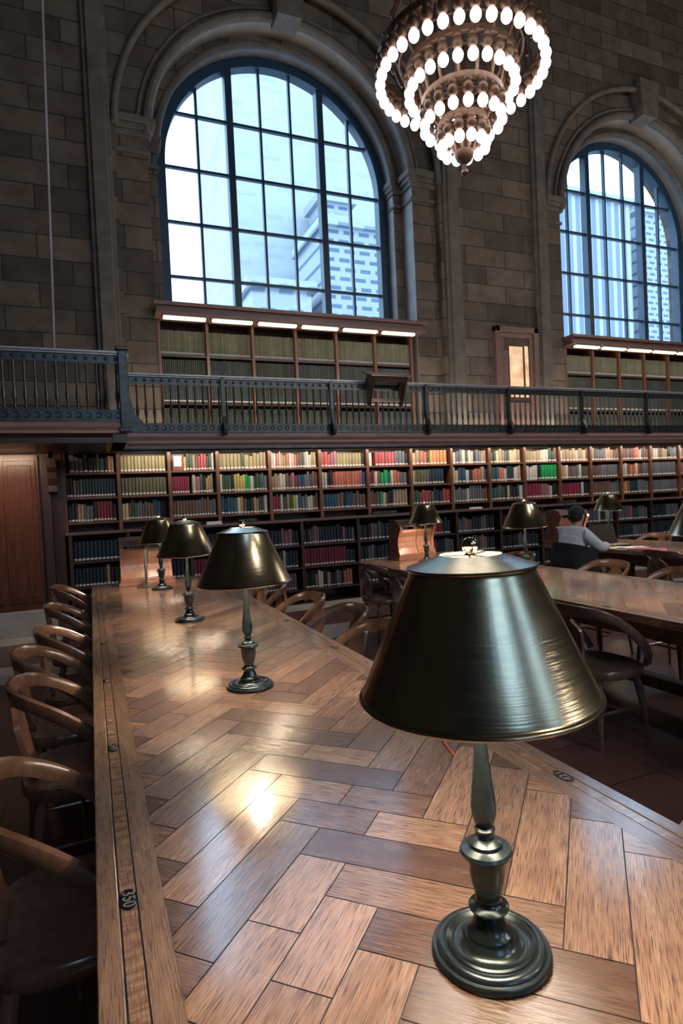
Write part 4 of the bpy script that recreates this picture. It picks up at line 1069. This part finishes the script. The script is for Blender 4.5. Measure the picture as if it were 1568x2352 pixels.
for s in (-1,1): mb.sphere((0.095, s*0.082, 1.195), (0.018,0.010,0.03), 8, 6)
mb.sphere((0.185,0,1.185),(0.02,0.012,0.022),8,6); mb.build('ears', 'skin', pr)
mb = MB(); mb.sphere((0.075,0,1.222), (0.098,0.094,0.095), 20, 14); mb.sphere((0.055,0,1.18),(0.085,0.086,0.075),16,10); mb.build('hair', 'hair', pr)
V2 = [(-0.055,0,0.58),(-0.04,0,0.70),(-0.015,0,0.84),(0.015,0,0.955),(0.045,0,1.03),(0.06,0,1.065)]; E2 = [(i,i+1) for i in range(5)]
R2 = [(0.18,0.15),(0.17,0.15),(0.185,0.155),(0.19,0.15),(0.115,0.10),(0.068,0.068)]
for s in (-1,1):
    b0 = 3
    for q, r in zip([(0.015,s*0.17,0.985),(0.12,s*0.245,0.86),(0.19,s*0.262,0.81),(0.32,s*0.18,0.812),(0.41,s*0.125,0.812)], [0.082,0.070,0.064,0.058,0.046]):
        V2.append(q); R2.append((r,r)); E2.append((b0, len(V2)-1)); b0 = len(V2)-1
skinned('shirt', V2, E2, R2, 'shirt', pr)
V3 = [(-0.05,0,0.545)]; E3 = []; R3 = [(0.17,0.10)]
for s in (-1,1):
    b0 = 0
    for q, r in zip([(0.02,s*0.10,0.54),(0.24,s*0.13,0.54),(0.41,s*0.14,0.505),(0.405,s*0.14,0.28),(0.375,s*0.14,0.10)], [0.10,0.09,0.075,0.066,0.055]):
        V3.append(q); R3.append((r,r)); E3.append((b0, len(V3)-1)); b0 = len(V3)-1
skinned('trousers', V3, E3, R3, 'trouser', pr)
for s in (-1,1):
    mb = MB(); mb.sphere((0.44,s*0.145,0.045),(0.12,0.045,0.045),14,8); mb.build('shoe','black',pr)
# jacket draped over the chair back
mb = MB(); path = []
nx, nz = 15, 8; vs = []
for side in (0, 1):
    for i in range(nx):
        a = -1.75+2.8*i/(nx-1)
        for j in range(nz):
            f = j/(nz-1); drop = 0.06 if side else 0
            r = 0.285+0.02*math.sin(i*1.7)*f+0.03*f
            if side: r -= 0.05+0.02*f
            vs.append((5.45-r*math.cos(a)*1.06, 5.62+r*math.sin(a)*0.95, 0.885-(0.40-drop)*f-0.055*(a*a)*0.6-(0.0 if not side else 0.002)))
def ji(s_, i, j): return s_*nx*nz+i*nz+j
fs = []
for s_ in (0,1):
    for i in range(nx-1):
        for j in range(nz-1): fs.append((ji(s_,i,j),ji(s_,i+1,j),ji(s_,i+1,j+1),ji(s_,i,j+1)))
for i in range(nx-1): fs.append((ji(0,i,0),ji(0,i+1,0),ji(1,i+1,0),ji(1,i,0))); fs.append((ji(0,i,nz-1),ji(0,i+1,nz-1),ji(1,i+1,nz-1),ji(1,i,nz-1)))
for j in range(nz-1):
    for i in (0, nx-1): fs.append((ji(0,i,j),ji(0,i,j+1),ji(1,i,j+1),ji(1,i,j)))
mb.add(vs, fs, 0, True); tag(mb.build('jacket', 'cloth_dark'), 'dark jacket draped over the back of the seated person\'s chair', 'jacket')
# things on the farthest table
t = thing('laptop', 'open black laptop with its screen raised on the farthest table', 'laptop', (6.20, 5.80, TZ+0.0005), math.radians(-6))
mb = MB(); mb.box(-0.19,0.19,-0.13,0.13,0,0.018); mb.build('keyboard_deck','black',t,bevel=0.004)
mb = MB(); mb.prism([(0.12,0.018),(0.20,0.27),(0.19,0.273),(0.108,0.02)], 'x', -0.19, 0.19); mb.build('screen','black',t)
for x, y, rz, w, h, lb in ((6.02,5.66,0.2,0.30,0.21,'white sheet of paper lying in front of the laptop'),(6.2,5.45,-0.4,0.28,0.2,'white sheet of paper lying nearest the red folder')):
    mb = MB(); mb.box(-w/2,w/2,-h/2,h/2,0,0.002); o = mb.build('paper_sheet','paper',None,(x,y,TZ+0.0006)); o.rotation_euler = (0,0,rz); tag(o, lb, 'paper', 'papers on the farthest table')
t = thing('folder', 'pinkish red folder lying on the edge of the farthest table', 'folder', (6.02,5.12,TZ+0.0005), 0.3)
mb = MB(); mb.box(-0.13,0.13,-0.17,0.17,0,0.012); mb.build('cover','red_cover',t); mb = MB(); mb.box(-0.12,0.125,-0.165,0.165,0.012,0.016); mb.build('pages','red_cover',t)
t = thing('open_book', 'open pale book propped up in front of the reader', 'book', (5.92,5.98,TZ+0.0005), math.radians(-90))
mb = MB(); mb.prism([(-0.02,0.0),(0.03,0.17),(0.025,0.172),(-0.03,0.0)], 'x', -0.10, 0.10); mb.build('page_block','paper',t)
mb = MB(); mb.prism([(-0.005,0.0),(0.045,0.172),(0.031,0.172),(-0.019,0.0)], 'x', -0.11, 0.11); mb.build('cover','case',t)
